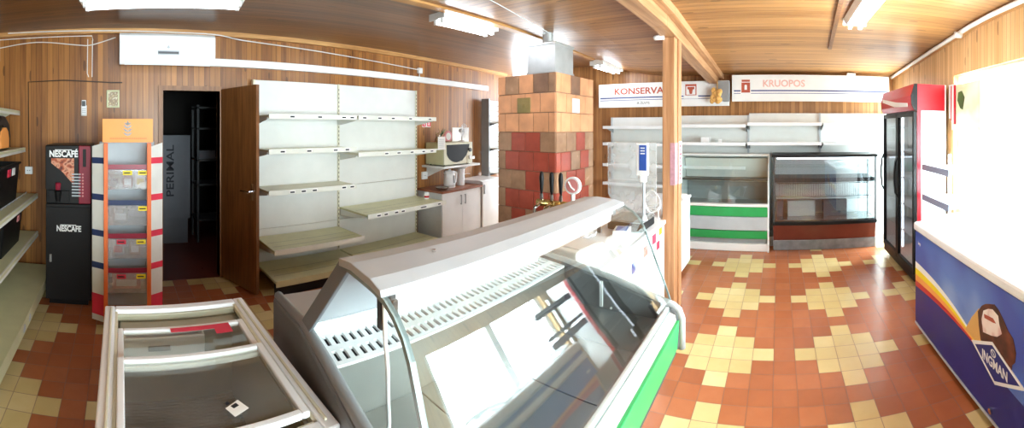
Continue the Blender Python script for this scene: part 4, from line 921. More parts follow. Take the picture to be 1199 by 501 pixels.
m = MB(); m.box(-.408, YL - .038, 1.76, -.362, YL - .02, 1.915); q = T.part('remote_body', m, 'white_m', bevel=.005)
m = MB(); m.box(-.403, YL - .040, 1.85, -.367, YL - .037, 1.905); T.part('remote_screen', m, 'dgrey', q)
m = MB()
for i in range(2):
    for j in range(3): m.box(-.398 + i * .02, YL - .040, 1.78 + j * .02, -.388 + i * .02, YL - .037, 1.79 + j * .02)
T.part('remote_keypad', m, 'grey', q)
T = Thing('framed_picture', 'small framed picture on the wooden wall above the orange display stand', 'picture', 'L', (-.075, YL, 1.93))
m = MB(); a, b_, c, d_ = -.145, -.01, 1.835, 2.02; y0 = YL - .022
m.box(a, y0, c, a + .018, YL, d_).box(b_ - .018, y0, c, b_, YL, d_).box(a + .018, y0, c, b_ - .018, YL, c + .018).box(a + .018, y0, d_ - .018, b_ - .018, YL, d_); q = T.part('picture_frame', m, 'ivory', bevel=.003)
m = MB(); m.box(a + .016, YL - .012, c + .016, b_ - .016, YL - .008, d_ - .016); T.part('picture_print', m, 'picture', q)
def socket(lab, x, z, s=.08):
    T = Thing('wall_socket', lab, 'socket', 'L', (x, YL, z)); m = MB(); m.box(x - s / 2, YL - .03, z - s / 2, x + s / 2, YL, z + s / 2); q = T.part('socket_plate', m, 'white', bevel=.005)
    m = MB(); m.cyl((x - .012, YL - .032, z), (x - .012, YL - .03, z), .005, 8).cyl((x + .012, YL - .032, z), (x + .012, YL - .03, z), .005, 8); T.part('socket_hole', m, 'dgrey', q)
socket('white wall socket left of the black coffee machine', -.98, 1.165); socket('white wall socket left of the kettle', 4.06, .92, .11)
m = MB(); yy = YL - .006
m.tube([(-.98, yy, 1.20), (-.985, yy, 1.6), (-.99, yy, 2.12), (-.6, yy, 2.13), (-.1, yy, 2.10), (.02, yy, 2.10)], .006, 6)
solo('wall_wire', m, 'wireb', 'dark wire running up from the wall socket and along the wood', 'wire', 'L', (-.98, YL, 1.6))
m = MB(); m.tube(smoothpts([(XS + .01, yy, 2.50), (-.9, yy, 2.545), (-.45, yy, 2.50), (-.30, yy, 2.50), (-.05, yy, 2.575)]), .005, 6).tube([(-.345, yy, 2.56), (-.35, yy, 2.2), (-.335, yy, 2.16)], .0045, 6).tube([(-.295, yy, 2.545), (-.30, yy, 2.16)], .0045, 6).tube([(XS + .01, yy, 2.595), (-.3, yy, 2.595), (-.29, yy, 2.545)], .005, 6)
solo('hanging_cable', m, 'wirew', 'loose white cables hanging on the wall left of the air conditioner', 'cable', 'L', (-.5, YL, 2.5))
m = MB(); yc = YL - .065
m.tube(smoothpts([(-1.2, yc, cz(-1.2, yc) - .014), (.4, yc, cz(.4, yc) - .035), (1.0, yc, cz(1.0, yc) - .04), (1.35, yc, 2.575), (2.2, yc, 2.535), (3.2, yc, 2.49), (3.92, yc, 2.46)]), .006, 6)
solo('ceiling_cable', m, 'wirew', 'white cable sagging below the ceiling towards the junction box', 'cable', 'L', (1.3, yc, 2.55))
T = Thing('junction_box', 'small white junction box on the wall above the right shelving bay', 'junction box', 'L', (3.96, YL, 2.46))
m = MB(); m.box(3.92, YL - .04, 2.42, 4.0, YL, 2.50); T.part('box_body', m, 'white', bevel=.006)
m = MB(); m.tube([(3.96, YL - .012, 2.42), (3.96, YL - .012, 2.37)], .008, 6); T.part('cable_stub', m, 'wirew')
m = MB(); m.box(XS + .002, YL - .07, 2.36, XS + .05, YL - .01, 2.60); m.box(XS + .05, YL - .05, 2.38, XS + .056, YL - .03, 2.58)
solo('wall_panel_box', m, 'white', 'white box at the left edge under the ceiling', 'box', 'L', (XS + .02, YL - .04, 2.5), bevel=.005)
m = MB()
P = [(2.1 + .36 * i, VW + .055, ceil_z(2.1 + .36 * i, VW + .05) - .03) for i in range(11)]
m.tube(P, .022, 10); m.cyl((3.35, VW + .05, ceil_z(3.35, VW) - .06), (3.35, VW + .12, ceil_z(3.35, VW) - .06), .03, 12)
solo('conduit_pipe', m, 'white', 'white conduit pipe along the ceiling edge over the windows', 'pipe', 'R', (3.5, VW + .05, 2.5), smooth=True)
T = Thing('ceiling_cable_run', 'thin white wires strung under the ceiling to the flue pipe', 'wire', 'R', (3.0, 2.3, 2.57))
m = MB(); m.tube(smoothpts([(2.95, 2.24, ceil_z(2.95, 2.24) - .03), (3.15, 2.26, ceil_z(3.15, 2.26) - .05), (3.3, 2.25, ceil_z(3.3, 2.25) - .02)]), .004, 6); T.part('wire_line', m, 'wirew')
m = MB(); m.tube(smoothpts([(1.7, 1.9, ceil_z(1.7, 1.9) - .01), (2.6, 2.08, ceil_z(2.6, 2.08) - .02), (3.3, 2.22, ceil_z(3.3, 2.22) - .01)]), .004, 6); T.part('wire_line', m, 'wirew')

# ---------------------------------------------------------------- coffee vending machine on its cabinet
NX0, NX1, NY0, NY1 = -.685, -.265, 3.50, 4.02
T = Thing('machine_cabinet', 'black cabinet with white lettering under the coffee machine', 'cabinet', 'L', ((NX0 + NX1) / 2, 3.76, 0))
m = MB(); m.box(NX0, NY0 + .02, .05, NX1, NY1, .925); b = T.part('cabinet_body', m, 'black', bevel=.006)
m = MB(); m.box(NX0 + .004, NY0, .06, NX1 - .004, NY0 + .02, .90); dd = T.part('cabinet_door', m, 'blackm', bevel=.004)
m = MB(); m.box(NX0 + .03, NY0 + .05, 0, NX1 - .03, NY1 - .03, .05); T.part('plinth', m, 'black')
T.word('lettering', 'NESCAFE', .072, (-.468, NY0 - .0015, .705), FL, 'white', dd, .001, .0025, .225)
m = MB(); m.box(-.545, NY0 - .002, .736, -.40, NY0, .743); T.part('lettering_bar', m, 'white', dd)
m = MB(); m.box(-.645, NY0 - .012, .40, -.625, NY0, .47); T.part('door_lock', m, 'grey', dd, bevel=.003)
T = Thing('coffee_machine', 'black and red coffee vending machine with a picture of people on its front', 'coffee machine', 'L', ((NX0 + NX1) / 2, 3.74, .925))
m = MB(); m.box(NX0, NY0 + .03, .925, NX1, NY1, 1.465); b = T.part('machine_body', m, 'black', bevel=.008)
m = MB(); m.box(NX0, NY0 + .005, 1.06, NX1 - .115, NY0 + .03, 1.46); fp = T.part('front_panel', m, 'black', bevel=.004)
m = MB(); m.box(NX1 - .112, NY0, .935, NX1 - .004, NY0 + .03, 1.46); rp = T.part('selection_panel', m, 'maroon', bevel=.006, label='dark red selection panel')
m = MB(); m.box(NX1 - .075, NY0 - .006, 1.27, NX1 - .045, NY0 + .001, 1.43); T.part('coin_slot', m, 'black', rp, bevel=.004)
for k in range(8):
    m = MB(); m.box(NX1 - .175, NY0 - .002, 1.0 + k * .028, NX1 - .095, NY0 + .006, 1.012 + k * .028); T.part('drink_label', m, 'lgrey', rp)
    m = MB(); m.cyl((NX1 - .075, NY0 + .001, 1.006 + k * .028), (NX1 - .075, NY0 - .006, 1.006 + k * .028), .009, 10); T.part('button', m, 'pinkcl', rp)
m = MB(); m.prism([(NX0 + .055, 1.345), (NX0 + .265, 1.345), (NX0 + .265, 1.10), (NX0 + .16, 1.22), (NX0 + .055, 1.30)], 1, NY0 + .002, NY0 + .006); T.part('picture', m, 'face', fp, label='warm picture of people drinking coffee')
T.word('lettering', 'NESCAFÉ', .08, (NX0 + .168, NY0 + .003, 1.383), FL, 'white', fp, .001, .003, .262)
m = MB(); m.box(NX0 + .09, NY0 + .001, 1.418, NX0 + .245, NY0 + .005, 1.425); T.part('lettering_bar', m, 'white', fp)
m = MB(); m.box(NX0 + .03, NY0 + .006, .935, NX0 + .22, NY0 + .03, 1.05); T.part('cup_bay', m, 'blackm', bevel=.004)
m = MB(); m.lathe([(.02, 0), (.034, .09), (.036, .095)], (NX0 + .12, NY0 - .005, .955), 18); T.part('cup', m, 'black')
m = MB(); m.lathe([(.022, 0), (.026, .06), (.02, .065)], (NX0 + .12, NY0 - .008, 1.06), 14); T.part('nozzle', m, 'maroon')

# ---------------------------------------------------------------- orange display stand
T = Thing('display_stand', 'orange cardboard display stand with clear trays and a leaf emblem header', 'display stand', 'L', (.06, 3.28, 0))
SX0, SX1, SY0, SY1 = -.235, .35, 3.13, 3.46
m = MB(); m.box(SX0 + .05, SY1 - .012, .05, SX1 - .05, SY1, 1.50); T.part('back_board', m, 'lgrey', bevel=.002)
for s, (xa, ya, xb, yb) in enumerate(((SX0, SY0 + .09, SX0 + .10, SY0 + .03), (SX1 - .10, SY0 + .03, SX1, SY0 + .09))):
    m = MB(); m.hexa([(xa, ya, .04), (xb, yb, .04), (xb, yb + .006, .04), (xa, ya + .006, .04), (xa, ya, 1.47), (xb, yb, 1.50), (xb, yb + .006, 1.50), (xa, ya + .006, 1.47)]); wng = T.part('side_wing', m, 'wing')
    for k, z in enumerate((1.33, 1.03, .735, .47, .09)):
        h = .05 if k < 4 else .17; mt = 'navy' if (s == 0 and k < 4) else 'pink'
        m = MB(); m.hexa([(xa, ya - .004, z), (xb, yb - .004, z), (xb, yb - .001, z), (xa, ya - .001, z), (xa, ya - .004, z + h), (xb, yb - .004, z + h), (xb, yb - .001, z + h), (xa, ya - .001, z + h)]); T.part('brand_strip', m, mt, wng)
for x in (SX0 + .10, SX1 - .135): m = MB(); m.box(x, SY0, 0, x + .034, SY0 + .02, 1.50); T.part('front_post', m, 'orpost', bevel=.003)
m = MB(); m.box(-.145, SY0 - .006, 1.505, .262, SY0 + .006, 1.695); hd = T.part('header_board', m, 'orange', bevel=.002)
m = MB(); c = (.058, 1.615)
def leafp(cx, cz2, a, L, w):
    P = [(0, 0), (L * .35, w), (L, 0), (L * .35, -w)]; return [(cx + p * cos(a) - q * sin(a), cz2 + p * sin(a) + q * cos(a)) for p, q in P]
for k, (dz, L) in enumerate(((-.055, .045), (-.025, .05), (.005, .045), (.03, .035))):
    for sgn in (1, -1): m.prism(leafp(c[0], c[1] + dz, pi / 2 - sgn * .95, L, .009), 1, SY0 - .008, SY0 - .006)
m.prism(leafp(c[0], c[1] + .03, pi / 2, .04, .009), 1, SY0 - .008, SY0 - .006); m.box(c[0] - .002, SY0 - .008, c[1] - .06, c[0] + .002, SY0 - .006, c[1] + .05)
T.part('leaf_emblem', m, 'grey', hd)
m = MB()
for k in range(26): m.box(-.085 + k * .0115, SY0 - .007, 1.532, -.078 + k * .0115, SY0 - .006, 1.542)
T.part('small_print', m, 'orpost', hd)
for k, z in enumerate((1.12, .83, .56, .28)):
    m = MB(); a, b_, c_, d_ = -.105, .225, SY0 + .025, SY1 - .015
    m.box(a, c_, z, b_, d_, z + .006).box(a, c_, z, b_, c_ + .004, z + .16).box(a, c_, z, a + .004, d_, z + .16).box(b_ - .004, c_, z, b_, d_, z + .16); tr = T.part('tray', m, 'tray')
    m = MB(); m.box(a, c_ - .004, z + .185 - .02, b_, c_ - .001, z + .225 - .02); T.part('tray_strip', m, 'navy' if k == 1 else 'maroon', tr)
    for x, mt in ((.02, 'yellow'), (.145, 'yellow')) if k < 2 else ((-.03, 'pink'), (.13, 'yellow')):
        if k == 1 and x < .1: continue
        m = MB(); m.box(x, c_ - .008, z + .12, x + .075, c_ - .004, z + .155).use(1).box(x + .008, c_ - .0085, z + .132, x + .06, c_ - .008, z + .142); T.part('price_tag', m, [mt, 'ink'], tr)
def coffee_bag(lab, x, z, mats, w=.085, h=.12):
    T = Thing('coffee_packet', lab, 'packet', 'L', (x, 3.25, z + .008), 'packets in the trays of the display stand')
    m = MB(); y = 3.25; m.hexa([(x - w / 2, y - .03, z + .008), (x + w / 2, y - .03, z + .008), (x + w / 2, y + .03, z + .008), (x - w / 2, y + .03, z + .008), (x - w / 2, y - .008, z + h), (x + w / 2, y - .008, z + h), (x + w / 2, y + .008, z + h), (x - w / 2, y + .008, z + h)]); q = T.part('packet_bag', m, mats[0], bevel=.006)
    m = MB(); m.hexa([(x - w * .35, y - .0285, z + .03), (x + w * .35, y - .0285, z + .03), (x + w * .35, y - .026, z + .03), (x - w * .35, y - .026, z + .03), (x - w * .35, y - .019, z + .08), (x + w * .35, y - .019, z + .08), (x + w * .35, y - .016, z + .08), (x - w * .35, y - .016, z + .08)]); T.part('packet_label', m, mats[1], q)
coffee_bag('dark red packet in the top tray of the orange stand', .06, 1.12, ('maroon', 'paper')); coffee_bag('grey packet at the left of the top tray of the orange stand', -.05, 1.12, ('grey', 'navy'))
coffee_bag('white packet at the right of the top tray of the orange stand', .165, 1.12, ('white', 'yellow'))
coffee_bag('grey packet in the second tray of the orange stand', .0, .83, ('grey', 'paper'), .13); coffee_bag('silver packet with a red label in the third tray of the orange stand', -.02, .56, ('lgrey', 'pink'), .1)
coffee_bag('brown packet in the third tray of the orange stand', .12, .56, ('t_brn', 'paper'), .09); coffee_bag('wide pale packet in the bottom tray of the orange stand', .05, .28, ('pinkcl', 'paper'), .24, .14)

# ---------------------------------------------------------------- shelves on the far left
T = Thing('side_shelving', 'cream metal shelving unit along the left edge of the shop', 'shelving', 'L', (-1.1, 2.6, 0))
LY0, LY1 = 1.35, 4.02
m = MB(); m.box(-1.335, LY0, 0, -1.32, LY1, 1.98); T.part('back_panel', m, 'cream')
for y in (LY0, LY1 - .03, (LY0 + LY1) / 2): m = MB(); m.box(-1.35, y, 0, -1.30, y + .03, 2.0); T.part('upright', m, 'cream', bevel=.003)
for z, xf in ((.54, -.86), (.935, -.865), (1.415, -1.0), (1.80, -1.06)):
    m = MB(); m.box(-1.32, LY0, z - .022, xf + .008, LY1 - .04, z); s = T.part('shelf', m, 'ivory', bevel=.003)
    m = MB(); m.hexa([(xf + .002, LY0, z - .045), (xf + .008, LY0, z - .045), (xf + .008, LY1 - .04, z - .045), (xf + .002, LY1 - .04, z - .045), (xf - .012, LY0, z + .004), (xf + .004, LY0, z + .004), (xf + .004, LY1 - .04, z + .004), (xf - .012, LY1 - .04, z + .004)]); T.part('price_rail', m, 'rail', s, bevel=.002)
    if .9 < z < 1: 
        m = MB(); m.tube([(xf - .10, LY0, z + .02), (xf - .10, LY1 - .1, z + .02)], .004, 6)
        for k in range(22): m.tube([(xf - .10, LY0 + .1 + k * .115, z + .004), (xf - .10, LY0 + .1 + k * .115, z + .022)], .003, 5)
        T.part('shelf_fence', m, 'lgrey', s)
    for y in (LY0 + .04, LY1 - .08): m = MB(); m.prism([(-1.30, z - .02), (xf - .08, z - .02), (xf - .1, z - .04), (-1.30, z - .11)], 1, y, y + .006); T.part('bracket', m, 'cream')
m = MB(); m.box(-1.32, LY0, .17, -.705, LY1 - .03, .195).box(-.712, LY0, .10, -.70, LY1 - .03, .20); T.part('base_shelf', m, 'ivory', bevel=.003)
m = MB(); m.box(-.80, LY0, 0, -.785, LY1 - .03, .17); T.part('kick_plate', m, 'dgrey')
for y in (2.75, 2.92):
    m = MB(); m.box(-.702, y, .125, -.696, y + .05, .16).box(-.698, y + .01, .15, -.690, y + .02, .18); T.part('rail_clip', m, 'lgrey')
def crate(lab, x0, x1, y0, y1, z, h, tags):
    T = Thing('storage_crate', lab, 'crate', 'L', ((x0 + x1) / 2, (y0 + y1) / 2, z), 'black crates on the side shelving')
    m = MB(); t = .012; k = .03
    def wall(a0, b0, a1, b1, a2, b2, a3, b3):
        m.hexa([(a0, b0, z), (a1, b1, z), (a2, b2, z), (a3, b3, z)] + [(a + (k * (1 if a > (x0 + x1) / 2 else -1)), b + (k * (1 if b > (y0 + y1) / 2 else -1)), z + h) for a, b in ((a0, b0), (a1, b1), (a2, b2), (a3, b3))])
    wall(x0, y0, x1, y0, x1, y0 + t, x0, y0 + t); wall(x0, y1 - t, x1, y1 - t, x1, y1, x0, y1); wall(x0, y0, x0 + t, y0, x0 + t, y1, x0, y1); wall(x1 - t, y0, x1, y0, x1, y1, x1 - t, y1)
    m.box(x0, y0, z, x1, y1, z + .01); b = T.part('crate_body', m, 'black', bevel=.004)
    m = MB(); z2 = z + h; m.box(x0 - k - .012, y0 - k - .012, z2 - .012, x1 + k + .012, y0 - k + .012, z2 + .006).box(x0 - k - .012, y1 + k - .012, z2 - .012, x1 + k + .012, y1 + k + .012, z2 + .006).box(x0 - k - .012, y0 - k, z2 - .012, x0 - k + .012, y1 + k, z2 + .006).box(x1 + k - .012, y0 - k, z2 - .012, x1 + k + .012, y1 + k, z2 + .006); T.part('crate_rim', m, 'blackm', b, bevel=.003)
    for y, mt in tags:
        m = MB(); xx = x1 + k * .8; m.hexa([(xx - .004, y, z + h * .72), (xx + .004, y, z + h * .72), (xx + .004, y + .085, z + h * .72), (xx - .004, y + .085, z + h * .72), (xx, y, z + h * .90), (xx + .008, y, z + h * .90), (xx + .008, y + .085, z + h * .90), (xx, y + .085, z + h * .90)]); T.part('crate_tag', m, mt, b)
crate('black crate with pink and white tags on the third shelf up of the side shelving', -1.27, -.98, 3.0, 3.55, .935, .36, ((3.34, 'white'), (3.2, 'pink')))
crate('black crate with one pale tag on the lower shelf of the side shelving', -1.27, -.965, 3.05, 3.60, .54, .30, ((3.45, 'pinkcl'),))
T = Thing('tool_bag', 'black and orange rounded bag on the upper shelf of the side shelving', 'bag', 'L', (-1.16, 3.42, 1.417))
m = MB(); m.prism([(3.20, 1.417), (3.64, 1.417), (3.66, 1.55), (3.60, 1.68), (3.48, 1.735), (3.36, 1.735), (3.24, 1.68), (3.18, 1.55)], 0, -1.30, -1.055); b = T.part('bag_body', m, 'black', bevel=.03)
m = MB(); m.prism([(3.28, 1.435), (3.54, 1.435), (3.55, 1.52), (3.52, 1.59), (3.46, 1.625), (3.37, 1.625), (3.30, 1.59), (3.27, 1.52)], 0, -1.055, -1.042); T.part('bag_front', m, 'orange', b, bevel=.006, label='orange front pocket')
m = MB(); m.prism([(3.33, 1.625), (3.51, 1.625), (3.50, 1.65), (3.34, 1.65)], 0, -1.045, -1.036); T.part('bag_grip', m, 'black', b, bevel=.003)

# ---------------------------------------------------------------- kitchenette
KX0, KX1, KY, KZ = 3.92, 4.80, 3.60, .72
T = Thing('base_cabinet', 'white two-door base cabinet of the kitchenette', 'cabinet', 'L', ((KX0 + KX1) / 2, 3.85, 0))
m = MB(); m.box(KX0, KY + .02, .08, KX1, YL - .02, KZ); T.part('carcass', m, 'frontgrey', bevel=.003)
m = MB(); m.box(KX0 + .02, KY + .06, 0, KX1 - .02, YL - .04, .08); T.part('plinth', m, 'dgrey')
for k, (a, b_) in enumerate(((KX0 + .004, (KX0 + KX1) / 2 - .002), ((KX0 + KX1) / 2 + .002, KX1 - .004))):
    m = MB(); m.box(a, KY, .09, b_, KY + .019, KZ - .006); dd = T.part('door', m, 'white', bevel=.003)
    x = b_ - .05 if k == 0 else a + .04
    m = MB(); m.box(x, KY - .022, .52, x + .012, KY - .012, .66).box(x, KY - .02, .525, x + .012, KY, .535).box(x, KY - .02, .645, x + .012, KY, .655); T.part('handle', m, 'grey', dd)
m = MB(); m.box(KX0 - .02, KY - .03, KZ, KX1 + .01, YL - .005, KZ + .03)
solo('kitchen_worktop', m, 'counter', 'brown kitchenette worktop carrying the kettle', 'worktop', 'L', (4.35, 3.85, KZ), bevel=.004)
T = Thing('small_fridge', 'plain white cabinet right of the kitchenette, beside the stove', 'cabinet', 'L', (5.1, 3.8, 0))
m = MB(); m.box(4.82, 3.62, .04, 5.42, YL - .03, .80); T.part('fridge_body', m, 'white', bevel=.012)
m = MB(); m.box(4.822, 3.58, .05, 5.418, 3.615, .79); dd = T.part('fridge_door', m, 'white', bevel=.01)
m = MB(); m.box(4.85, 3.56, .60, 4.87, 3.58, .74); T.part('handle', m, 'lgrey', dd)
m = MB(); m.box(4.86, 3.64, 0, 5.38, YL - .06, .04); T.part('plinth', m, 'dgrey')
T = Thing('wall_shelf', 'white wall shelf carrying the microwave', 'shelf', 'L', (4.5, 3.9, 1.05))
m = MB(); m.box(4.02, 3.66, 1.045, 4.86, YL, 1.075); T.part('shelf_board', m, 'white', bevel=.003)
for x in (4.12, 4.72): m = MB(); m.prism([(3.74, 1.045), (YL, 1.045), (YL, .90), (YL - .02, .90)], 0, x, x + .02); T.part('bracket', m, 'white')
T = Thing('microwave', 'cream microwave with a rounded dark window on the kitchenette shelf', 'microwave', 'L', (4.45, 3.9, 1.08))
MX0, MX1, MZ0, MZ1, MY = 4.07, 4.72, 1.09, 1.41, 3.70
m = MB(); m.box(MX0, MY + .02, MZ0, MX1, YL - .03, MZ1); T.part('microwave_body', m, 'ivory', bevel=.01)
m = MB(); m.box(MX0, MY, MZ0, MX1 - .14, MY + .02, MZ1); dd = T.part('door', m, 'cream', bevel=.008)
pts = [(MX0 + .05, MZ1 - .03), (MX0 + .055, 1.30)] + [(MX0 + .05 + .23 * (1 - cos(t)), MZ0 + .20 - .17 * sin(t)) for t in [i * pi / 2 / 8 for i in range(1, 9)]] + [(MX0 + .40, MZ0 + .05), (MX0 + .50, MZ0 + .13), (MX0 + .555, MZ0 + .22), (MX0 + .57, MZ1 - .03)]
m = MB(); m.prism(pts, 1, MY - .005, MY + .002); T.part('door_window', m, 'black', dd)
m = MB(); m.box(MX1 - .138, MY, MZ0, MX1, MY + .02, MZ1); cp = T.part('control_panel', m, 'cream', bevel=.008)
for z in (MZ0 + .20, MZ0 + .09): m = MB(); m.cyl((MX1 - .07, MY, z), (MX1 - .07, MY - .02, z), .03, 18); T.part('knob', m, 'dgrey' if z > MZ0 + .1 else 'white', cp)
for x in (MX0 + .06, MX1 - .06):
    for y in (MY + .05, YL - .08): m = MB(); m.cyl((x, y, 1.075), (x, y, MZ0 + .002), .015, 10); T.part('foot', m, 'black')
T = Thing('electric_kettle', 'white electric kettle on the kitchenette worktop', 'kettle', 'L', (4.32, 3.80, KZ + .03))
kz = KZ + .03; kc = (4.30, 3.80)
m = MB(); m.lathe([(.085, 0), (.09, .015), (.085, .02)], (kc[0], kc[1], kz), 24); T.part('base', m, 'white')
m = MB(); m.lathe([(.082, .022), (.088, .05), (.08, .17), (.074, .225)], (kc[0], kc[1], kz), 28); b = T.part('kettle_body', m, 'white', smooth=True)
m = MB(); m.lathe([(.076, .225), (.07, .24), (.02, .248), (.018, .262), (.005, .265)], (kc[0], kc[1], kz), 24); T.part('lid', m, 'white_m')
m = MB(); m.tube(smoothpts([(kc[0] + .072, kc[1] - .01, kz + .215), (kc[0] + .125, kc[1] - .015, kz + .215), (kc[0] + .14, kc[1] - .015, kz + .16), (kc[0] + .125, kc[1] - .012, kz + .07), (kc[0] + .085, kc[1] - .01, kz + .05)]), .012, 10); T.part('handle', m, 'white', smooth=True)
m = MB(); m.prism([(kc[0] - .07, kz + .225), (kc[0] - .115, kz + .222), (kc[0] - .075, kz + .17)], 1, kc[1] - .02, kc[1] + .02); T.part('spout', m, 'white', bevel=.004)
m = MB(); m.box(kc[0] - .012, kc[1] - .093, kz + .07, kc[0] + .012, kc[1] - .08, kz + .18); T.part('water_gauge', m, 'grey', b)
m = MB(); c = (4.58, 3.82); m.lathe([(.06, 0), (.062, .01), (.06, .24), (.05, .255), (.02, .26)], (c[0], c[1], kz), 24); m.lathe([(.064, .235), (.064, .25)], (c[0], c[1], kz), 24)
solo('white_canister', m, 'white', 'tall white canister on the worktop right of the kettle', 'canister', 'L', (c[0], c[1], kz), smooth=False)
T = Thing('potted_plant', 'small potted plant on top of the microwave', 'plant', 'L', (4.16, 3.85, MZ1))
m = MB(); m.lathe([(.035, 0), (.05, .08), (.052, .085), (.045, .085)], (4.16, 3.85, MZ1), 18); T.part('pot', m, 'white')
m = MB(); rr = random.Random(4)
for k in range(26):
    a, l = rr.uniform(0, 2 * pi), rr.uniform(.05, .11); e = Vector((4.16 + l * cos(a) * .8, 3.85 + l * sin(a) * .8, MZ1 + .09 + rr.uniform(.02, .13))); s0 = Vector((4.16, 3.85, MZ1 + .08)); n_ = (e - s0).orthogonal().normalized() * .012; md = (s0 + e) / 2 + Vector((0, 0, .02))
    m.hexa([s0, md - n_, e, md + n_, s0 + Vector((0, 0, .003)), md - n_ + Vector((0, 0, .003)), e + Vector((0, 0, .002)), md + n_ + Vector((0, 0, .003))])
T.part('foliage', m, 'leafy')
T = Thing('plush_bear', 'small brown and grey plush toy at the left end above the microwave', 'toy', 'L', (4.06, 3.84, MZ1))
m = MB(); bx, by = 3.985 + .06, 3.80; m.ball((bx, by, MZ1 + .045), .042, .035, .045).ball((bx, by - .005, MZ1 + .11), .034, .032, .032).ball((bx - .028, by, MZ1 + .14), .012).ball((bx + .028, by, MZ1 + .14), .012).ball((bx - .045, by - .02, MZ1 + .055), .014, .02, .014).ball((bx + .045, by - .02, MZ1 + .055), .014, .02, .014).ball((bx - .025, by - .045, MZ1 + .016), .016, .026, .016).ball((bx + .025, by - .045, MZ1 + .016), .016, .026, .016); b = T.part('toy_body', m, 'fur', smooth=True)
m = MB(); m.ball((bx, by - .034, MZ1 + .103), .014, .01, .011); T.part('muzzle', m, 'paper', b, smooth=True)
T = Thing('decorative_plate', 'pinkish red plate propped on top of the microwave', 'plate', 'L', (4.42, 3.92, MZ1))
m = MB(); m.cyl((4.42, 3.93, MZ1 + .085), (4.42, 3.942, MZ1 + .085), .085, 28); b = T.part('plate_rim', m, 'pinkcl')
m = MB(); m.cyl((4.42, 3.926, MZ1 + .085), (4.42, 3.931, MZ1 + .085), .055, 24); T.part('plate_centre', m, 'paper', b)
m = MB(); m.box(4.38, 3.90, MZ1, 4.46, 3.97, MZ1 + .012); T.part('plate_stand', m, 'fur')
T = Thing('desk_fan', 'white desk fan on top of the microwave at its right end', 'fan', 'L', (4.67, 3.86, MZ1))
m = MB(); m.lathe([(.06, 0), (.055, .015), (.014, .025), (.012, .11)], (4.66, 3.86, MZ1), 20); T.part('fan_stand', m, 'white')
m = MB()
for r in (.085, .06, .035):
    m.tube([(4.66 + r * cos(2 * pi * k / 24), 3.82 + .01 * (r < .05), MZ1 + .17 + r * 1.25 * sin(2 * pi * k / 24)) for k in range(25)], .004, 6)
for k in range(12): m.tube([(4.66, 3.815, MZ1 + .17), (4.66 + .085 * cos(pi * k / 6), 3.82, MZ1 + .17 + .106 * sin(pi * k / 6))], .0025, 5)
T.part('fan_guard', m, 'white')
m = MB(); m.cyl((4.66, 3.83, MZ1 + .17), (4.66, 3.90, MZ1 + .17), .03, 16); q = T.part('fan_motor', m, 'lgrey')
for k in range(3):
    m = MB(); a = 2 * pi * k / 3; m.hexa([(4.66 + .012 * cos(a + 1.2), 3.828, MZ1 + .17 + .012 * sin(a + 1.2)), (4.66 + .07 * cos(a + .5), 3.822, MZ1 + .17 + .085 * sin(a + .5)), (4.66 + .07 * cos(a - .4), 3.834, MZ1 + .17 + .085 * sin(a - .4)), (4.66 + .012 * cos(a - 1.2), 3.834, MZ1 + .17 + .012 * sin(a - 1.2)), (4.66 + .012 * cos(a + 1.2), 3.83, MZ1 + .17 + .012 * sin(a + 1.2)), (4.66 + .07 * cos(a + .5), 3.824, MZ1 + .17 + .085 * sin(a + .5)), (4.66 + .07 * cos(a - .4), 3.836, MZ1 + .17 + .085 * sin(a - .4)), (4.66 + .012 * cos(a - 1.2), 3.836, MZ1 + .17 + .012 * sin(a - 1.2))]); T.part('fan_blade', m, 'white_m', q)
m = MB(); m.box(4.70, YL - .006, 1.22, 5.12, YL - .002, 1.63); m.box(4.705, YL - .008, 1.60, 5.115, YL - .006, 1.625)
solo('paper_sheet', m, 'paper', 'large white paper sheet pinned on the wall behind the fan', 'paper', 'L', (4.9, YL, 1.4))
T = Thing('safety_sign', 'small red and white sign on the wooden wall right of the shelving', 'sign', 'L', (4.12, YL, 1.69))
m = MB(); m.box(4.02, YL - .008, 1.635, 4.20, YL - .002, 1.75); b = T.part('sign_plate', m, 'paper', bevel=.002)
m = MB(); m.box(4.025, YL - .010, 1.645, 4.095, YL - .008, 1.74).box(4.125, YL - .010, 1.645, 4.195, YL - .008, 1.74); T.part('sign_print', m, 'pink', b)
for q in (4.05, 4.15): m = MB(); m.box(q, YL - .0115, 1.66, q + .02, YL - .010, 1.725); T.part('sign_symbol', m, 'paper', b)
T = Thing('wall_note', 'white note standing on the shelf end left of the microwave', 'note', 'L', (3.95, 3.72, 1.3))
m = MB(); m.box(3.84, 3.60, 1.338, 3.985, 3.606, 1.338 + .165).use(1)
for k in range(6): m.box(3.855, 3.5985, 1.36 + k * .02, 3.965, 3.60, 1.365 + k * .02)
T.part('note_sheet', m, ['paper', 'lgrey'])
m = MB(); m.box(3.79, 3.595, 1.325, 3.99, 3.65, 1.338); T.part('note_stand', m, 'white')
m = MB(); m.box(4.87, YL - .06, 1.10, 5.22, YL - .03, 1.15).box(5.02, YL - .08, 1.115, 5.18, YL - .06, 1.145).box(4.9, YL - .03, 1.11, 4.95, YL, 1.14)
solo('towel_rail', m, 'white', 'white rail fixed to the wall right of the microwave', 'rail', 'L', (5.0, YL, 1.12), bevel=.004)
m = MB(); m.tube(smoothpts([(4.80, YL - .01, 1.0), (4.83, YL - .02, .9), (4.9, YL - .012, .84), (5.05, YL - .01, .86), (5.15, YL - .01, .85)]), .004, 6)
solo('appliance_cord', m, 'wirew', 'thin white cord on the wall above the plain white cabinet', 'cord', 'L', (4.9, YL, .9))
T = Thing('cream_jar', 'small white jar with a red label on the deep shelf', 'jar', 'L', (3.78, 3.62, .665))
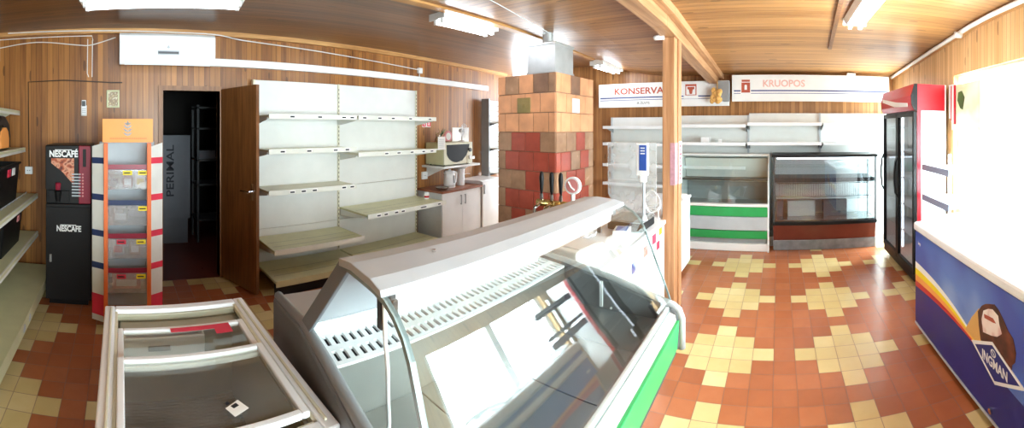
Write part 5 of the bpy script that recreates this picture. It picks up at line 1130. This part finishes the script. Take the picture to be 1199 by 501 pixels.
jc = (3.72, 3.70); m = MB(); m.lathe([(.03, 0), (.033, .01), (.033, .06), (.028, .07)], (jc[0], jc[1], .666), 18); b = T.part('jar_body', m, 'white')
m = MB(); m.lathe([(.030, .07), (.030, .088), (.02, .09)], (jc[0], jc[1], .666), 18); T.part('jar_lid', m, 'white_m')
m = MB(); m.lathe([(.0338, .02), (.0338, .045)], (jc[0], jc[1], .666), 18); T.part('jar_label', m, 'red', b)
m = MB(); m.lathe([(.07, 0), (.10, .03), (.105, .035), (.095, .035), (.065, .006)], (4.05, 3.72, kz), 22)
solo('shallow_dish', m, 'steel', 'shallow metal dish on the worktop left of the kettle', 'dish', 'L', (4.05, 3.72, kz))
# narrow shelving bay between the kitchenette and the stove
T = Thing('wall_shelving', 'narrow shelving bay with dark uprights between the kitchenette and the stove', 'shelving', 'L', (5.75, 4.0, 0))
for x in (5.45, 6.0): m = MB(); m.box(x - .02, 3.90, .0, x + .02, 4.06, 2.13); T.part('upright', m, 'mgrey', bevel=.003)
for k in range(14):
    m = MB(); m.box(5.47, 4.02, .82 + k * .093, 5.98, 4.032, .82 + k * .093 + .082); T.part('back_slat', m, 'panel')
for z in (.86, 1.28, 1.72):
    m = MB(); m.box(5.47, 3.72, z - .02, 5.98, 4.02, z); s = T.part('shelf', m, 'panel', bevel=.002)
    m = MB(); m.prism([(3.76, z - .02), (4.02, z - .02), (4.02, z - .09)], 0, 5.472, 5.48); T.part('bracket', m, 'dgrey', s)

# ---------------------------------------------------------------- storeroom contents seen through the doorway
T = Thing('tall_carton', 'tall grey carton with vertical lettering in the dark storeroom', 'carton', 'L', (.75, 5.4, 0))
m = MB(); m.box(.55, 5.4, .35, .98, 5.7, 1.52).box(.58, 5.42, .0, .95, 5.68, .35); b = T.part('carton_body', m, 'carton', bevel=.004)
T.word('lettering', 'PERIMAL', .15, (.70, 5.398, 1.02), (pi / 2, -pi / 2, 0), 'ink', b, .001, .002, .72)
T = Thing('storeroom_rack', 'dark metal rack in the storeroom behind the open door', 'rack', 'L', (1.4, 5.6, 0))
for x in (1.08, 1.75):
    for y in (5.4, 5.8): m = MB(); m.box(x, y, 0, x + .03, y + .03, 1.95); T.part('rack_post', m, 'dgrey')
for z in (.3, .8, 1.15, 1.6, 1.9): m = MB(); m.box(1.08, 5.4, z, 1.78, 5.83, z + .025); T.part('rack_shelf', m, 'dgrey')
m = MB(); m.box(1.12, 5.45, 1.177, 1.36, 5.7, 1.30); m.box(1.12, 5.449, 1.22, 1.36, 5.45, 1.24)
solo('storeroom_box', m, 'carton', 'pale box on the rack in the dark storeroom', 'box', 'L', (1.24, 5.57, 1.177), bevel=.004)

# ---------------------------------------------------------------- by the window
T = Thing('window_poster', 'pale green poster fixed on the window wall above the ice cream chest', 'poster', 'R', (3.5, VW, 1.8))
m = MB(); m.box(3.05, VW + .003, 1.60, 3.66, VW + .008, 2.06); b = T.part('poster_sheet', m, 'poster')
m = MB(); m.prism([(3.50, 1.98), (3.42, 1.99), (3.36, 1.92), (3.40, 1.80), (3.46, 1.82), (3.52, 1.90)], 1, VW + .008, VW + .0095); T.part('poster_motif', m, 'leafy', b)
T = Thing('striped_pennant', 'red and white striped pennant hanging beside the drinks fridge', 'pennant', 'R', (3.68, VW + .02, 1.8))
m = MB(); 
for k in range(4): m.use(k % 2).box(3.55 + k * .035, VW + .012 + .004 * (k % 2), 1.66 + .02 * k, 3.585 + k * .035, VW + .02 + .004 * (k % 2), 2.06)
T.part('pennant_cloth', m, ['red', 'white'])
m = MB(); m.cyl((3.53, VW + .018, 2.065), (3.70, VW + .018, 2.065), .007, 8); T.part('pennant_rod', m, 'white')
T = Thing('window_rack', 'low white rack with dark rails between the drinks fridge and the ice cream chest', 'rack', 'R', (3.33, -1.5, 0))
for z in (.45, .92, 1.22):
    m = MB(); m.box(3.02, VW + .02, z, 3.66, -1.42, z + .02); s = T.part('rack_shelf', m, 'white', bevel=.003)
    m = MB(); m.box(3.02, -1.42, z - .02, 3.66, -1.41, z + .04); T.part('dark_rail', m, 'railblue', s)
for x in (3.02, 3.64): m = MB(); m.box(x, VW + .02, 0, x + .02, VW + .05, 1.35).box(x, VW + .02, 0, x + .02, -1.42, .03); T.part('rack_post', m, 'white')
m = MB(); 
for k in range(1): m.box(5.50, -1.10, 2.387, 5.58, -.98, 2.415).box(5.51, -1.09, 2.415, 5.57, -.99, 2.42)
solo('junction_cover', m, 'white', 'small white fitting on top of the banner nearest the windows', 'fitting', 'R', (5.54, -1.04, 2.387), bevel=.004)
